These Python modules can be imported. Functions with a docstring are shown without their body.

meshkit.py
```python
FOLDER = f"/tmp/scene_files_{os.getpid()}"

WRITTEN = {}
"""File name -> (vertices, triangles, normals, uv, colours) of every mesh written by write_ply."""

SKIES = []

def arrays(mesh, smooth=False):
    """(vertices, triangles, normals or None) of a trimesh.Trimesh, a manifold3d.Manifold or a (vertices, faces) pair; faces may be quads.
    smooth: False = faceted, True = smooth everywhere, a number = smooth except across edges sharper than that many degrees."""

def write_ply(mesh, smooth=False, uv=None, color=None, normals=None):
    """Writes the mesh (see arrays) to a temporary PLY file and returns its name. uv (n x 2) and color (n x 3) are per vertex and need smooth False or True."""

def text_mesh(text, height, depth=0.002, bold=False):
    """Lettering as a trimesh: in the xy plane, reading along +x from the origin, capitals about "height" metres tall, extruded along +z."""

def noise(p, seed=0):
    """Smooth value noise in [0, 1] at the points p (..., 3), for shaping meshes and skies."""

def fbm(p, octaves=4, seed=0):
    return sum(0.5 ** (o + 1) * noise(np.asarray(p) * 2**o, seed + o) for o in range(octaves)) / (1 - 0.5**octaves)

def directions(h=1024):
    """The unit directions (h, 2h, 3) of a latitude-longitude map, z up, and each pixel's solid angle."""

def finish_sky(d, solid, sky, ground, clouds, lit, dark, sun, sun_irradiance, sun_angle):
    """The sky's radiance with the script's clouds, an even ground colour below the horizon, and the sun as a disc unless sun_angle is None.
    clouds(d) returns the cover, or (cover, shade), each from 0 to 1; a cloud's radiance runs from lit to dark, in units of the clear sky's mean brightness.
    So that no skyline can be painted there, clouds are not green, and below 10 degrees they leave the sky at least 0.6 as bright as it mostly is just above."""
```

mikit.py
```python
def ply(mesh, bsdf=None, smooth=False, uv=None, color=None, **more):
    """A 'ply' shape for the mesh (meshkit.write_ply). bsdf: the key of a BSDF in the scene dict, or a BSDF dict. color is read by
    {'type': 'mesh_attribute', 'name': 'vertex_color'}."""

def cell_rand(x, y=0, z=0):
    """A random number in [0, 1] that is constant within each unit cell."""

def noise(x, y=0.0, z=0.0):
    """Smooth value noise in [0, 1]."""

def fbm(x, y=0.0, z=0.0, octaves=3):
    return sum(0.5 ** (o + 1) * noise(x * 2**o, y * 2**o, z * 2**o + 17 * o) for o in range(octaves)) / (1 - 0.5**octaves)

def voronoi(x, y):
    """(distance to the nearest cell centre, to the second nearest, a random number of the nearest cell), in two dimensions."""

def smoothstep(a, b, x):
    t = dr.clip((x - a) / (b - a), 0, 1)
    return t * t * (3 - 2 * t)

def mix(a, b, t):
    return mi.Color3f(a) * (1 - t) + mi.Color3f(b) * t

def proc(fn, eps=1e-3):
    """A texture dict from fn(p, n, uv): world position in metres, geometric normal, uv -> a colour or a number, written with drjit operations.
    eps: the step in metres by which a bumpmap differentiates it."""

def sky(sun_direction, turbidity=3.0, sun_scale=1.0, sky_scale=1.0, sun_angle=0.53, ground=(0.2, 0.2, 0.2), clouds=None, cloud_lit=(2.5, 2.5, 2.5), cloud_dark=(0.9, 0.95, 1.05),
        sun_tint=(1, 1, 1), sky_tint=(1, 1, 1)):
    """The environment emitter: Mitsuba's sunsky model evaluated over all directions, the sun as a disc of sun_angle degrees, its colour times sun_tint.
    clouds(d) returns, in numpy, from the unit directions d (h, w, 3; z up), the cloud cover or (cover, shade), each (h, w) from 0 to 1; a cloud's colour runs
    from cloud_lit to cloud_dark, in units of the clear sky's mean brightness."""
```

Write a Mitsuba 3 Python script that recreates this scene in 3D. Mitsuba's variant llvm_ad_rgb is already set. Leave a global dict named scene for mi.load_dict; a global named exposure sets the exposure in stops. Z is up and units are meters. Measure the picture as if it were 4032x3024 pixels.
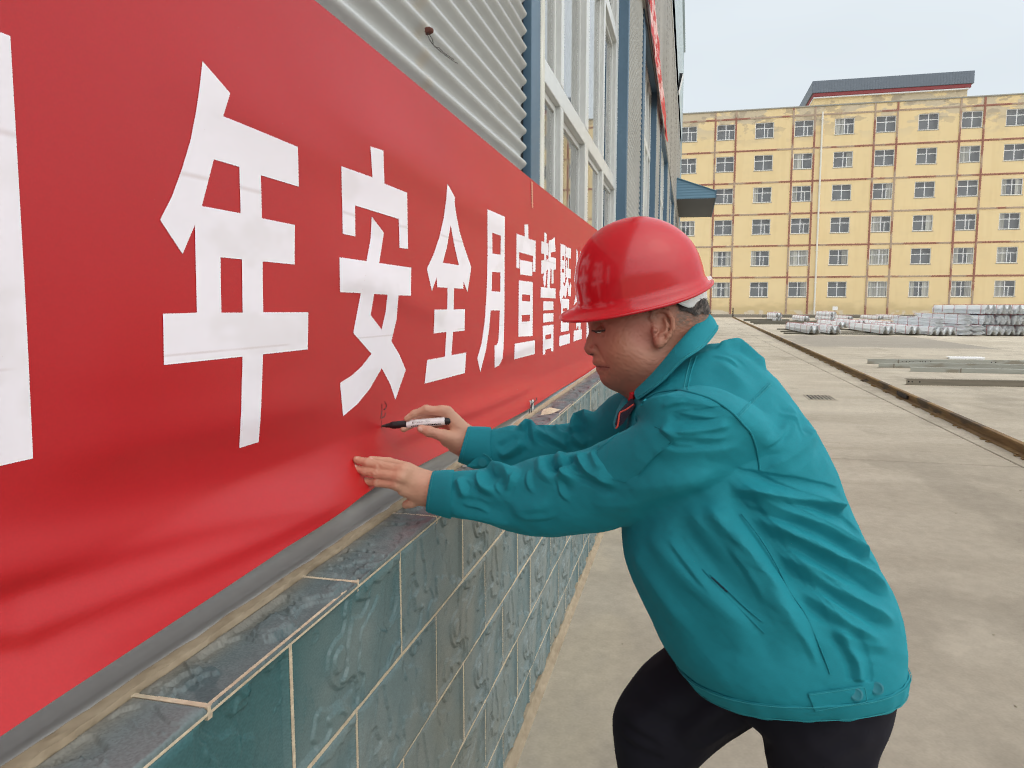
import math, random, numpy as np, trimesh, mitsuba as mi, mikit, meshkit, drjit as dr
import manifold3d as m3
from shapely.geometry import Polygon, box as sbox
from shapely.ops import unary_union
from mikit import noise, fbm, voronoi, cell_rand, smoothstep, mix
random.seed(7); rng = np.random.default_rng(11)
T = mi.ScalarTransform4f
scene, labels = {}, {}

# ---------------------------------------------------------------- camera, sky, exposure
FOC, VP, ROLL, HC = 2880.0, (2715.0, 1202.0), math.radians(1.5), 1.47     # measured on the 4032 x 3024 photograph
def unit(v): v = np.asarray(v, float); return v / np.linalg.norm(v)
_dy = unit([(VP[0] - 2016) / FOC, (VP[1] - 1512) / FOC, 1])
_up = np.array([math.sin(ROLL), -math.cos(ROLL), 0]); _up = unit(_up - _dy * (_up @ _dy))
_dx = np.cross(_dy, _up)
if _dx[0] < 0: _dx = -_dx
CAM = np.stack([_dx, _dy, _up], 1)                                       # world axes in camera axes (right, down, forward)
EYE = np.array([0, 0, HC])
def ray(px, py): return CAM.T @ np.array([(px - 2016) / FOC, (py - 1512) / FOC, 1.0])
def at_x(px, py, x): d = ray(px, py); return EYE + d * (x - EYE[0]) / d[0]
def at_y(px, py, y): d = ray(px, py); return EYE + d * (y - EYE[1]) / d[1]
def at_z(px, py, z): d = ray(px, py); return EYE + d * (z - EYE[2]) / d[2]
def at_Z(px, py, Z): return EYE + ray(px, py) * Z
fwd = CAM.T @ np.array([0, 0, 1.0]); upv = CAM.T @ np.array([0, -1.0, 0]); rgt = CAM.T @ np.array([1.0, 0, 0])
scene['camera'] = {'type': 'perspective', 'fov': math.degrees(2 * math.atan(2016 / FOC)), 'fov_axis': 'x', 'near_clip': 0.05, 'far_clip': 2000.0,
                   'to_world': T().look_at(origin=EYE.tolist(), target=(EYE + fwd).tolist(), up=upv.tolist())}
SUN = unit([0.56, -0.46, 0.69])
def overcast(d):
    glow = np.clip((d @ SUN + 0.35) / 1.35, 0, 1) ** 4.0                     # the veiled sun: brighter cloud on its side of the sky
    return np.ones(d.shape[:2]), np.clip(0.95 - 0.95 * glow + 0.16 * (meshkit.fbm(d * [2.2, 2.2, 5.0], 4, 3) - .5), 0, 1)
scene['sky'] = mikit.sky(SUN.tolist(), turbidity=5, sun_scale=0.02, sun_angle=30, clouds=overcast, cloud_lit=(7.4, 7.3, 7.1), cloud_dark=(2.16, 2.40, 2.58), ground=(0.3, 0.28, 0.25))
exposure = 1.42

# ---------------------------------------------------------------- helpers
def rgb(*c): return {'type': 'rgb', 'value': list(c)}
def pr(color, rough=0.6, **k):
    return {'type': 'principled', 'base_color': color if isinstance(color, dict) else rgb(*color), 'roughness': rough, **k}
def two(b): return {'type': 'twosided', 'bsdf': b}
def bump(b, fn, scale, eps=1e-3): return {'type': 'bumpmap', 'arbitrary': mikit.proc(fn, eps), 'scale': scale, 'bsdf': b}
def numbered(name):
    if name not in scene and name not in labels and not any(k.startswith(name + '__') for k in scene): return name
    n = 1
    while f'{name}_{n:03d}' in scene or f'{name}_{n:03d}' in labels: n += 1
    return f'{name}_{n:03d}'
_count = {}
def key_for(base):
    n = _count.get(base, 0); _count[base] = n + 1
    return base if n == 0 else f'{base}_{n:03d}'
def thing(name, label, cat, group=None, kind=None):
    k = key_for(name); labels[k] = {}
    if label: labels[k]['label'] = label
    if cat: labels[k]['category'] = cat
    if group: labels[k]['group'] = group
    if kind: labels[k]['kind'] = kind
    return k
def put(key, mesh, m, smooth=False, label=None, kind=None, **k):
    scene[key] = mesh_dict(mesh, m, smooth, **k)
    if label: labels.setdefault(key, {})['label'] = label
    if kind: labels.setdefault(key, {})['kind'] = kind
    return key
def mesh_dict(mesh, m, smooth=False, **k):
    if isinstance(mesh, list): mesh = cat(mesh)
    return mikit.ply(mesh, m, smooth=smooth, **k)
def part(parent, name, mesh, m, smooth=False, label=None, kind=None, **k):
    return put(key_for(parent + '__' + name), mesh, m, smooth, label, kind, **k)
def again(parent, name, d, mat=None):
    key = key_for(parent + '__' + name); d = dict(d)
    if mat is not None: d['to_world'] = mat
    scene[key] = d; return key
def bx(x0, x1, y0, y1, z0, z1):
    v = np.array([[x, y, z] for x in (x0, x1) for y in (y0, y1) for z in (z0, z1)], float)
    f = [[0, 1, 3], [0, 3, 2], [4, 6, 7], [4, 7, 5], [0, 4, 5], [0, 5, 1], [2, 3, 7], [2, 7, 6], [0, 2, 6], [0, 6, 4], [1, 5, 7], [1, 7, 3]]
    return trimesh.Trimesh(v, f, process=False)
def cbx(x0, x1, y0, y1, z0, z1, c=0.004):
    """a box with chamfered edges"""
    pts = []
    for i, x in enumerate((x0, x1)):
        for j, y in enumerate((y0, y1)):
            for k, z in enumerate((z0, z1)):
                sx, sy, sz = (c if i == 0 else -c), (c if j == 0 else -c), (c if k == 0 else -c)
                pts += [[x, y + sy, z + sz], [x + sx, y, z + sz], [x + sx, y + sy, z]]
    return trimesh.convex.convex_hull(np.array(pts))
def cat(ms): return trimesh.util.concatenate(ms)
def frame_axes(d):
    d = unit(d); a = unit(np.cross(d, [0, 0, 1] if abs(d[2]) < 0.9 else [1, 0, 0])); return a, np.cross(d, a)
def tube(pts, r, n=8, closed_ends=True):
    """a round tube along a polyline, r a number or one per point"""
    P = np.asarray(pts, float); m = len(P); R = np.broadcast_to(np.asarray(r, float), (m,))
    t = np.gradient(P, axis=0); t /= np.linalg.norm(t, axis=1, keepdims=True)
    a, _ = frame_axes(t[0]); V = []
    ang = np.linspace(0, 2 * np.pi, n, endpoint=False)
    for i in range(m):
        a = unit(a - t[i] * (a @ t[i])); b = np.cross(t[i], a)
        V.append(P[i] + R[i] * (np.cos(ang)[:, None] * a + np.sin(ang)[:, None] * b))
    V = np.vstack(V); F = []
    for i in range(m - 1):
        for j in range(n):
            k = (j + 1) % n; F += [[i * n + j, i * n + k, (i + 1) * n + k], [i * n + j, (i + 1) * n + k, (i + 1) * n + j]]
    if closed_ends:
        V = np.vstack([V, P[0], P[-1]])
        for j in range(n):
            k = (j + 1) % n; F += [[len(V) - 2, k, j], [len(V) - 1, (m - 1) * n + j, (m - 1) * n + k]]
    return trimesh.Trimesh(V, F, process=False)
def sweep_y(prof, y0, y1, n=1, closed=True):
    """a profile of (x, z) points swept along y"""
    prof = np.asarray(prof, float); m = len(prof); ys = np.linspace(y0, y1, n + 1)
    V = np.vstack([np.column_stack([prof[:, 0], np.full(m, y), prof[:, 1]]) for y in ys]); F = []
    for i in range(n):
        for j in range(m if closed else m - 1):
            k = (j + 1) % m; F += [[i * m + j, i * m + k, (i + 1) * m + k], [i * m + j, (i + 1) * m + k, (i + 1) * m + j]]
    M = trimesh.Trimesh(V, F, process=False)
    if closed:
        p = Polygon(prof); tv, tf = trimesh.creation.triangulate_polygon(p, engine='earcut')
        for y, s in ((y0, 1), (y1, -1)):
            M = trimesh.util.concatenate([M, trimesh.Trimesh(np.column_stack([tv[:, 0], np.full(len(tv), y), tv[:, 1]]), tf[:, ::s], process=False)])
    return M
def smooth_path(pts, n):
    """Catmull-Rom through the points, n samples"""
    from scipy.interpolate import CubicSpline, PchipInterpolator
    P = np.asarray(pts, float); s = np.r_[0, np.cumsum(np.linalg.norm(np.diff(P, axis=0), axis=1))]
    return PchipInterpolator(s, P)(np.linspace(0, s[-1], n))

# ---------------------------------------------------------------- materials
def c_concrete(p, n, uv):
    big = fbm(p.x * 0.35, p.y * 0.22, 3, 4); st = fbm(p.x * 0.7, p.y * 3.1, 7, 4); fine = fbm(p.x * 22, p.y * 22, 1, 3); sp = noise(p.x * 140, p.y * 140, 5)
    slab = cell_rand(dr.floor((p.x - 3.4) / 6.8), dr.floor((p.y - 1.2) / 6.28), 4)
    c = mix((0.345, 0.30, 0.235), (0.425, 0.375, 0.30), smoothstep(0.28, 0.72, 0.5 * big + 0.5 * st))
    c = mix(c, (0.51, 0.455, 0.365), smoothstep(0.58, 0.8, fbm(p.x * 1.1 + 9, p.y * 0.9, 2, 4)) * 0.4)
    c = mix(c, (0.215, 0.185, 0.145), smoothstep(0.60, 0.78, fbm(p.x * 1.9, p.y * 0.8 + 31, 4, 5)) * 0.38)
    c = c * (0.93 + 0.14 * slab)
    damp = smoothstep(27, 28.5, p.y + 3 * (big - 0.5)) * smoothstep(39, 37.5, p.y) * smoothstep(3.4, 4.5, p.x + 3 * (st - 0.5)) * smoothstep(10.3, 10.15, p.x)
    c = mix(c, (0.235, 0.21, 0.18), damp * 0.75)
    silt = smoothstep(0.1, -0.42, p.x + 0.35 * (fbm(p.x * 2, p.y * 1.4, 8, 3) - 0.5)) * smoothstep(0.35, 0.6, fbm(p.x * 6, p.y * 2.2, 6, 4))
    c = mix(c, (0.43, 0.37, 0.275), silt * 0.45)
    return c * (0.86 + 0.2 * fine + 0.1 * sp)
def h_concrete(p, n, uv): return 0.6 * fbm(p.x * 30, p.y * 30, 2, 4) + 0.4 * fbm(p.x * 3, p.y * 6, 5, 3)
scene['m_concrete'] = bump(pr(mikit.proc(c_concrete), 0.82, specular=0.35), h_concrete, 0.004)
scene['m_jointdirt'] = pr((0.10, 0.088, 0.07), 0.95)
def c_mortar(p, n, uv):
    return mix((0.40, 0.325, 0.225), (0.60, 0.515, 0.385), fbm(p.x * 40, p.y * 30, p.z * 40, 3)) * (0.8 + 0.35 * noise(p.x * 200, p.y * 200, p.z * 200))
scene['m_mortar'] = bump(pr(mikit.proc(c_mortar), 0.9), lambda p, n, uv: fbm(p.x * 90, p.y * 60, p.z * 90, 3), 0.004)
scene['m_bed'] = bump(pr(mikit.proc(lambda p, n, uv: mix((0.22, 0.165, 0.105), (0.42, 0.345, 0.245), fbm(p.x * 60, p.y * 30, p.z * 40, 4))), 0.9), lambda p, n, uv: fbm(p.x * 90, p.y * 60, p.z * 90, 3), 0.006)
# glazed cleft-stone tile: pressed relief in the tile's own uv (metres), two moulds
def relief(u, v):
    w = fbm(u * 5.0, v * 8.0, 1, 3)
    a = fbm(u * 7.0 + 1.8 * w, v * 5.0 + 2.6 * w, 3, 4) * 6.0
    f = a - dr.floor(a)
    return (dr.floor(a) + smoothstep(0.0, 0.22, f)) / 6.0 + 0.05 * fbm(u * 60, v * 60, 4, 2), f
def h_tile(p, n, uv): return relief(uv.x, uv.y)[0]
def c_tile(p, n, uv):
    h, f = relief(uv.x, uv.y); t = cell_rand(dr.floor(uv.x + 0.0001), 3)
    g = fbm(p.y * 1.5, p.z * 2.0, 5, 3); sp = noise(p.x * 420, p.y * 420, p.z * 420)
    c = mix((0.120, 0.180, 0.190), (0.180, 0.220, 0.218), smoothstep(0.3, 0.7, fbm(uv.x * 9, uv.y * 9, 2, 3) + 0.5 * (g - 0.5)))
    teal = smoothstep(1.45, 0.70, p.y + 1.1 * (0.85 - p.z) + 0.5 * (fbm(p.y * 4, p.z * 6, 3, 3) - 0.5))
    c = mix(c, mix((0.016, 0.088, 0.098), (0.035, 0.110, 0.115), h), teal * 0.9)
    c = mix(c, (0.19, 0.175, 0.13), smoothstep(0.5, 0.8, fbm(p.y * 3 + 4, p.z * 2.5, p.x * 4, 3)) * 0.5 * (1 - teal))
    c = mix(c, (0.25, 0.30, 0.29), smoothstep(0.10, 0.03, f) * 0.0)
    return c * (0.85 + 0.3 * sp)
scene['m_tile'] = bump(pr(mikit.proc(c_tile), 0.44, specular=0.5), lambda p, n, uv: fbm(p.x * 240, p.y * 240, p.z * 240, 3), 0.00012, 6e-4)
def c_cap(p, n, uv):
    h, f = relief(uv.x, uv.y); g = fbm(p.y * 2.1, p.x * 6, 3, 3); sp = noise(p.x * 420, p.y * 420, 1)
    c = mix((0.070, 0.105, 0.112), (0.130, 0.165, 0.168), smoothstep(0.35, 0.65, h))
    c = mix(c, (0.150, 0.130, 0.140), smoothstep(0.67, 0.77, g + 0.15 * smoothstep(1.1, 2.2, p.y)) * 0.6)
    c = mix(c, (0.26, 0.19, 0.12), smoothstep(-0.59, -0.64, p.x + 0.03 * (g - 0.5)) * 0.45)
    return mix(c, (0.24, 0.27, 0.28), smoothstep(0.10, 0.02, f) * 0.0) * (0.86 + 0.28 * sp)
scene['m_cap'] = bump(pr(mikit.proc(c_cap), 0.46, specular=0.5), lambda p, n, uv: fbm(p.x * 240, p.y * 240, p.z * 240, 3), 0.00012, 6e-4)
def c_zinc(p, n, uv):
    c = mix((0.33, 0.33, 0.32), (0.44, 0.44, 0.43), fbm(p.y * 1.2, p.z * 30, p.x * 30, 3))
    return mix(c, (0.36, 0.31, 0.20), smoothstep(1.55, 2.1, p.y) * 0.6 * fbm(p.y * 5, p.z * 30, 3))  # olive tint near the hand, a reflection painted into the zinc colour
scene['m_zinc'] = pr(mikit.proc(c_zinc), 0.42, metallic=0.15, specular=0.5)
def c_sheet(p, n, uv):
    rust = smoothstep(0.055, 0.0, dr.abs(p.y - 2.06 + 0.05 * (fbm(p.z * 9, 3, 1, 2) - 0.5))) * smoothstep(2.9, 2.1, p.z) * 0.25
    c = mix((0.41, 0.43, 0.43), (0.50, 0.52, 0.52), fbm(p.y * 0.9, p.z * 2.0, 2, 3))
    c = mix(c, (0.33, 0.32, 0.29), smoothstep(0.60, 0.76, fbm(p.y * 1.1, p.z * 0.5, 5, 4)) * 0.30)
    return mix(c, (0.45, 0.33, 0.18), rust)
scene['m_sheet'] = two(pr(mikit.proc(c_sheet), 0.42, specular=0.45))
def c_oldsheet(p, n, uv):
    c = mix((0.27, 0.265, 0.245), (0.42, 0.41, 0.385), fbm(p.y * 0.6, p.z * 0.16, 2, 4))
    return mix(c, (0.13, 0.12, 0.105), smoothstep(0.58, 0.72, fbm(p.y * 3.1, p.z * 0.33, 7, 4)) * 0.6)
scene['m_oldsheet'] = two(pr(mikit.proc(c_oldsheet), 0.5, specular=0.4))
scene['m_fascia'] = two(pr((0.42, 0.50, 0.53), 0.45))
def c_bluetrim(p, n, uv):
    return mix((0.050, 0.105, 0.165), (0.085, 0.155, 0.225), fbm(p.x * 3, p.y * 3, p.z * 0.9, 4))
scene['m_bluetrim'] = two(pr(mikit.proc(c_bluetrim), 0.42))
scene['m_bluesheet'] = two(pr((0.12, 0.24, 0.34), 0.42))
scene['m_upvc'] = pr(mikit.proc(lambda p, n, uv: mix((0.50, 0.52, 0.51), (0.62, 0.635, 0.62), fbm(p.x * 5, p.y * 5, p.z * 2, 3))), 0.3, specular=0.5)
scene['m_caulk'] = pr(mikit.proc(lambda p, n, uv: mix((0.5, 0.5, 0.44), (0.72, 0.72, 0.66), fbm(p.y * 30, p.z * 6, 2, 3))), 0.7)
scene['m_glass'] = {'type': 'thindielectric', 'int_ior': 1.55}
scene['m_curtain'] = two(pr(mikit.proc(lambda p, n, uv: mix((0.13, 0.14, 0.125), (0.17, 0.18, 0.16), fbm(p.y * 3, p.z * 0.2, p.x * 3, 2))), 0.9))
scene['m_dark'] = two(pr((0.035, 0.037, 0.04), 0.9))
scene['m_gap'] = two(pr((0.012, 0.012, 0.013), 0.9))
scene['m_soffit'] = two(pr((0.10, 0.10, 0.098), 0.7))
# yellow building, distance haze mixed into its wall, band, frame and room colours
def c_yellow(p, n, uv):
    c = mix((0.765, 0.60, 0.33), (0.80, 0.65, 0.385), fbm(p.x * 0.25, p.z * 0.3, 3, 4))
    c = mix(c, (0.62, 0.45, 0.20), smoothstep(0.55, 0.75, fbm(p.x * 1.6, p.z * 0.18, 8, 4)) * 0.12)
    top = smoothstep(20.5, 24.6, p.z)
    pe = smoothstep(0.50, 0.56, fbm(p.x * 0.55, p.z * 1.2, 5, 5) + 0.13 * top - 0.08)
    c = mix(c, (0.55, 0.48, 0.36), pe * top * 0.85)
    c = mix(c, (0.33, 0.28, 0.22), smoothstep(0.60, 0.66, fbm(p.x * 0.9 + 7, p.z * 1.4, 2, 5)) * (0.03 + 0.5 * top))
    c = mix(c, (0.58, 0.46, 0.25), smoothstep(2.1, 0.9, p.z + 1.2 * (fbm(p.x * 0.8, p.z * 2, 1, 4) - 0.5)) * 0.8)
    return mix(c, (0.66, 0.58, 0.45), smoothstep(0.95, 0.75, p.z) * smoothstep(0.5, 0.6, fbm(p.x * 1.6, p.z * 2, 4, 4)))
scene['m_yellow'] = pr(mikit.proc(c_yellow), 0.9)
def c_band(p, n, uv):
    worn = smoothstep(0.50, 0.60, fbm(p.x * 0.55, p.z * 0.55, 6, 5) + 0.12 * smoothstep(19, 24, p.z))
    return mix(mix((0.29, 0.12, 0.09), (0.36, 0.17, 0.125), fbm(p.x * 2, p.z * 2, 2, 3)), (0.45, 0.36, 0.27), worn * 0.85)
scene['m_band'] = pr(mikit.proc(c_band), 0.85)
scene['m_farframe'] = pr((0.82, 0.83, 0.84), 0.4)
scene['m_farroom'] = two(pr((0.19, 0.205, 0.22), 0.9))
scene['m_farcurtain'] = two(pr(mikit.proc(lambda p, n, uv: mix((0.30, 0.30, 0.27), (0.52, 0.52, 0.47), smoothstep(0.3, 0.7, noise(p.x * 7, 3, 1)))), 0.9))
scene['m_sillgrey'] = pr((0.34, 0.33, 0.29), 0.9)
scene['m_pipe'] = pr((0.74, 0.72, 0.66), 0.4)
scene['m_roofblue'] = pr((0.145, 0.175, 0.215), 0.55)
scene['m_roofred'] = pr((0.26, 0.055, 0.06), 0.7)
scene['m_apron'] = pr((0.25, 0.22, 0.18), 0.9)
# yard metal
def c_galv(p, n, uv):
    return mix((0.74, 0.76, 0.77), (0.86, 0.875, 0.88), fbm(p.x * 2.0, p.y * 0.7, p.z * 9, 4)) * (0.88 + 0.2 * noise(p.x * 30, p.y * 4, p.z * 60))
scene['m_galv'] = two(pr(mikit.proc(c_galv), 0.45, metallic=0.0, specular=0.5))
def c_steel(p, n, uv):
    return mix(mix((0.27, 0.275, 0.24), (0.40, 0.405, 0.36), fbm(p.x * 1.2, p.y * 4, p.z * 9, 4)), (0.19, 0.15, 0.10), smoothstep(0.52, 0.72, fbm(p.x * 2.3, p.y * 6, p.z * 5, 4)) * 0.6)
scene['m_steel'] = pr(mikit.proc(c_steel), 0.5, metallic=0.25)
scene['m_brownsteel'] = pr(mikit.proc(lambda p, n, uv: mix((0.14, 0.12, 0.09), (0.235, 0.205, 0.16), fbm(p.x * 2, p.y * 5, p.z * 20, 4))), 0.6, metallic=0.2)
scene['m_strap'] = pr((0.42, 0.075, 0.085), 0.5)
def c_rust(p, n, uv):
    c = mix((0.12, 0.065, 0.028), (0.33, 0.195, 0.07), fbm(p.x * 14, p.y * 3.0, p.z * 24, 4))
    return mix(c, (0.07, 0.05, 0.036), smoothstep(0.58, 0.70, fbm(p.y * 1.3, p.z * 9, 3, 4)) * 0.8)
scene['m_rust'] = bump(pr(mikit.proc(c_rust), 0.62, metallic=0.2), lambda p, n, uv: fbm(p.x * 60, p.y * 30, p.z * 60, 3), 0.003)
scene['m_bearer'] = pr(mikit.proc(lambda p, n, uv: mix((0.10, 0.095, 0.075), (0.19, 0.175, 0.14), fbm(p.x * 1.0, p.y * 3, p.z * 9, 3))), 0.8)
scene['m_iron'] = pr((0.045, 0.035, 0.033), 0.7, metallic=0.2)
scene['m_rustbolt'] = pr((0.10, 0.032, 0.022), 0.8)
scene['m_black'] = pr((0.012, 0.012, 0.014), 0.35)
scene['m_white'] = pr((0.78, 0.79, 0.80), 0.4)
scene['m_pebble'] = pr((0.30, 0.26, 0.2), 0.9)
# banner
def c_vinyl(p, n, uv):
    return mix((0.42, 0.006, 0.010), (0.47, 0.010, 0.014), fbm(p.y * 3, p.z * 3, 2, 3)) * (0.96 + 0.08 * noise(p.y * 700, p.z * 700, 1))
scene['m_vinyl'] = two(pr(mikit.proc(c_vinyl), 0.42, specular=0.55))
def c_letter(p, n, uv):
    c = mix((0.86, 0.81, 0.88), (0.80, 0.765, 0.81), fbm(p.y * 4, p.z * 9, 2, 4))
    crease = smoothstep(0.006, 0.0, dr.abs(p.z - 1.655 - 0.012 * (p.y - 1) - 0.01 * (fbm(p.y * 6, 1, 1, 2) - 0.5)))
    crease = dr.maximum(crease, smoothstep(0.003, 0.0, dr.abs(p.z - 1.405 + 0.004 * p.y)) * smoothstep(0.4, 0.6, noise(p.y * 9, 2)))
    stain = smoothstep(0.55, 0.75, fbm(p.y * 7, p.z * 14, 9, 4)) * 0.25
    return mix(mix(c, (0.60, 0.50, 0.50), crease * 0.5), (0.62, 0.58, 0.57), stain)
scene['m_letter'] = two(pr(mikit.proc(c_letter), 0.45, specular=0.5))
def c_vinyl2(p, n, uv):
    return mix((0.60, 0.030, 0.036), (0.80, 0.50, 0.48), smoothstep(0.47, 0.58, fbm(p.y * 2.2, p.z * 9, 4, 4)) * smoothstep(17.2, 15.5, p.y))
scene['m_vinyl2'] = two(pr(mikit.proc(c_vinyl2), 0.45))
scene['m_tape'] = two(pr((0.60, 0.22, 0.16), 0.4))

for _k in list(scene):
    if _k.startswith('m_') and scene[_k]['type'] in ('principled', 'bumpmap'): scene[_k] = two(scene[_k])

# ---------------------------------------------------------------- ground
g = thing('ground', 'beige concrete yard of big cast slabs with stains and joints', None, kind='structure')
put(g, bx(-300, 300, -200, 420, -0.6, -0.012), 'm_concrete')
part(g, 'joint_filler', bx(-.5, 40, -12, 94, -.0118, -.008), 'm_jointdirt')
XS = [-0.52, 3.0, 10.2, 17.2, 24.2, 31.2, 40]; YS = [1.2 + 6.28 * k for k in range(-2, 16)]
slab_m = []
for i in range(len(XS) - 1):
    for j in range(len(YS) - 1):
        x0, x1, y0, y1 = XS[i] + .007, XS[i + 1] - .007, YS[j] + .009, YS[j + 1] - .009
        part(g, 'slab', cbx(x0, x1, y0, min(y1, 93.9), -0.05, 0.0, 0.006), 'm_concrete')
put(thing('pavement', 'low concrete apron along the foot of the yellow building', None, kind='structure'), cbx(-20, 60, 94.2, 96.98, -0.05, 0.36, 0.02), 'm_apron')

# ---------------------------------------------------------------- workshop
W = thing('workshop', 'long grey corrugated metal workshop with blue trims, tall white windows and a tiled stone plinth', 'building')
XT, XO, XG, YE = -0.53, -0.745, -0.87, 45.0        # tile face, sheet plane, glass plane, far end
part(W, 'core', [bx(-14, -1.25, -6, YE - .02, 0, 15.98)], 'm_dark')
part(W, 'roof_edge', bx(-14.3, -0.60, -6.3, YE + .2, 16.0, 16.25), 'm_fascia')
pl = part(W, 'plinth', bx(-1.2, XT - .0135, -6, YE - .01, -0.1, 0.9925), 'm_mortar', label='tan mortar core of the tiled plinth')
CH, CL = 0.213, 0.4015
def ledges(u, v, seed, k):
    """pressed cleft-stone relief: broad terraces with wavy lips"""
    z = np.full(len(u), seed * 3.1); w = meshkit.fbm(np.column_stack([u * 7, v * 9, z]), 2, seed) - .5; w2 = meshkit.fbm(np.column_stack([u * 22, v * 26, z]), 3, seed + 9) - .5
    a = (meshkit.fbm(np.column_stack([u * 7.5 + 1.6 * w + .45 * w2, v * 6.0 + 2.6 * w + .75 * w2, z]), 2, seed + 3) - .5) * k
    f = a - np.floor(a); st = np.clip(f / .085, 0, 1); st = st * st * (3 - 2 * st)
    r = np.abs((meshkit.fbm(np.column_stack([u * 11 + 2.0 * w + .8 * w2, v * 5 + 2.4 * w + .6 * w2, z + 7]), 2, seed + 20) * 5) % 1.0 - .5); ln = np.clip(1 - r / .055, 0, 1)
    on = np.clip((meshkit.noise(np.column_stack([u * 9, v * 11, z]), seed + 31) - .28) / .15, 0, 1)
    return (np.floor(a) + st) * .0044 + .0030 * ln * ln * (3 - 2 * ln) * on + .0012 * w2
def relief_tile(L, H, seed, nu=150, nv=80, k=10.0, dep=.013):
    """(vertices, faces, uv): a tile in (u, v, w), u along, v up, w outwards, chamfered rim"""
    e = .0022; us = np.r_[0, np.linspace(e, L - e, nu), L]; vs = np.r_[0, np.linspace(e, H - e, nv), H]; Uu, Vv = np.meshgrid(us, vs); u, v = Uu.ravel(), Vv.ravel()
    rim = np.minimum(np.minimum(u, L - u), np.minimum(v, H - v)); w = ledges(u, v, seed, k); w = np.clip((w - np.percentile(w, 72)) * 1.15, -.0095, .0034) * np.clip(rim / .010, 0, 1) - np.where(rim < 1e-6, e, 0)
    n, m = nu + 2, nv + 2; i = (np.arange(m - 1)[:, None] * n + np.arange(n - 1)[None]).ravel(); F = np.vstack([np.column_stack([i, i + 1, i + n + 1]), np.column_stack([i, i + n + 1, i + n])])
    b = np.r_[np.arange(n), np.arange(1, m) * n + n - 1, (m - 1) * n + np.arange(n - 2, -1, -1), np.arange(m - 2, 0, -1) * n]; P = np.column_stack([u, v, w]); k0 = len(P)
    Q = np.column_stack([u[b], v[b], np.full(len(b), -dep)]); nb = len(b); j = np.arange(nb); j1 = (j + 1) % nb
    F = np.vstack([F, np.column_stack([b, k0 + j, k0 + j1]), np.column_stack([b, k0 + j1, b[j1]])]); return np.vstack([P, Q]), F
rt = random.Random(3)
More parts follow.
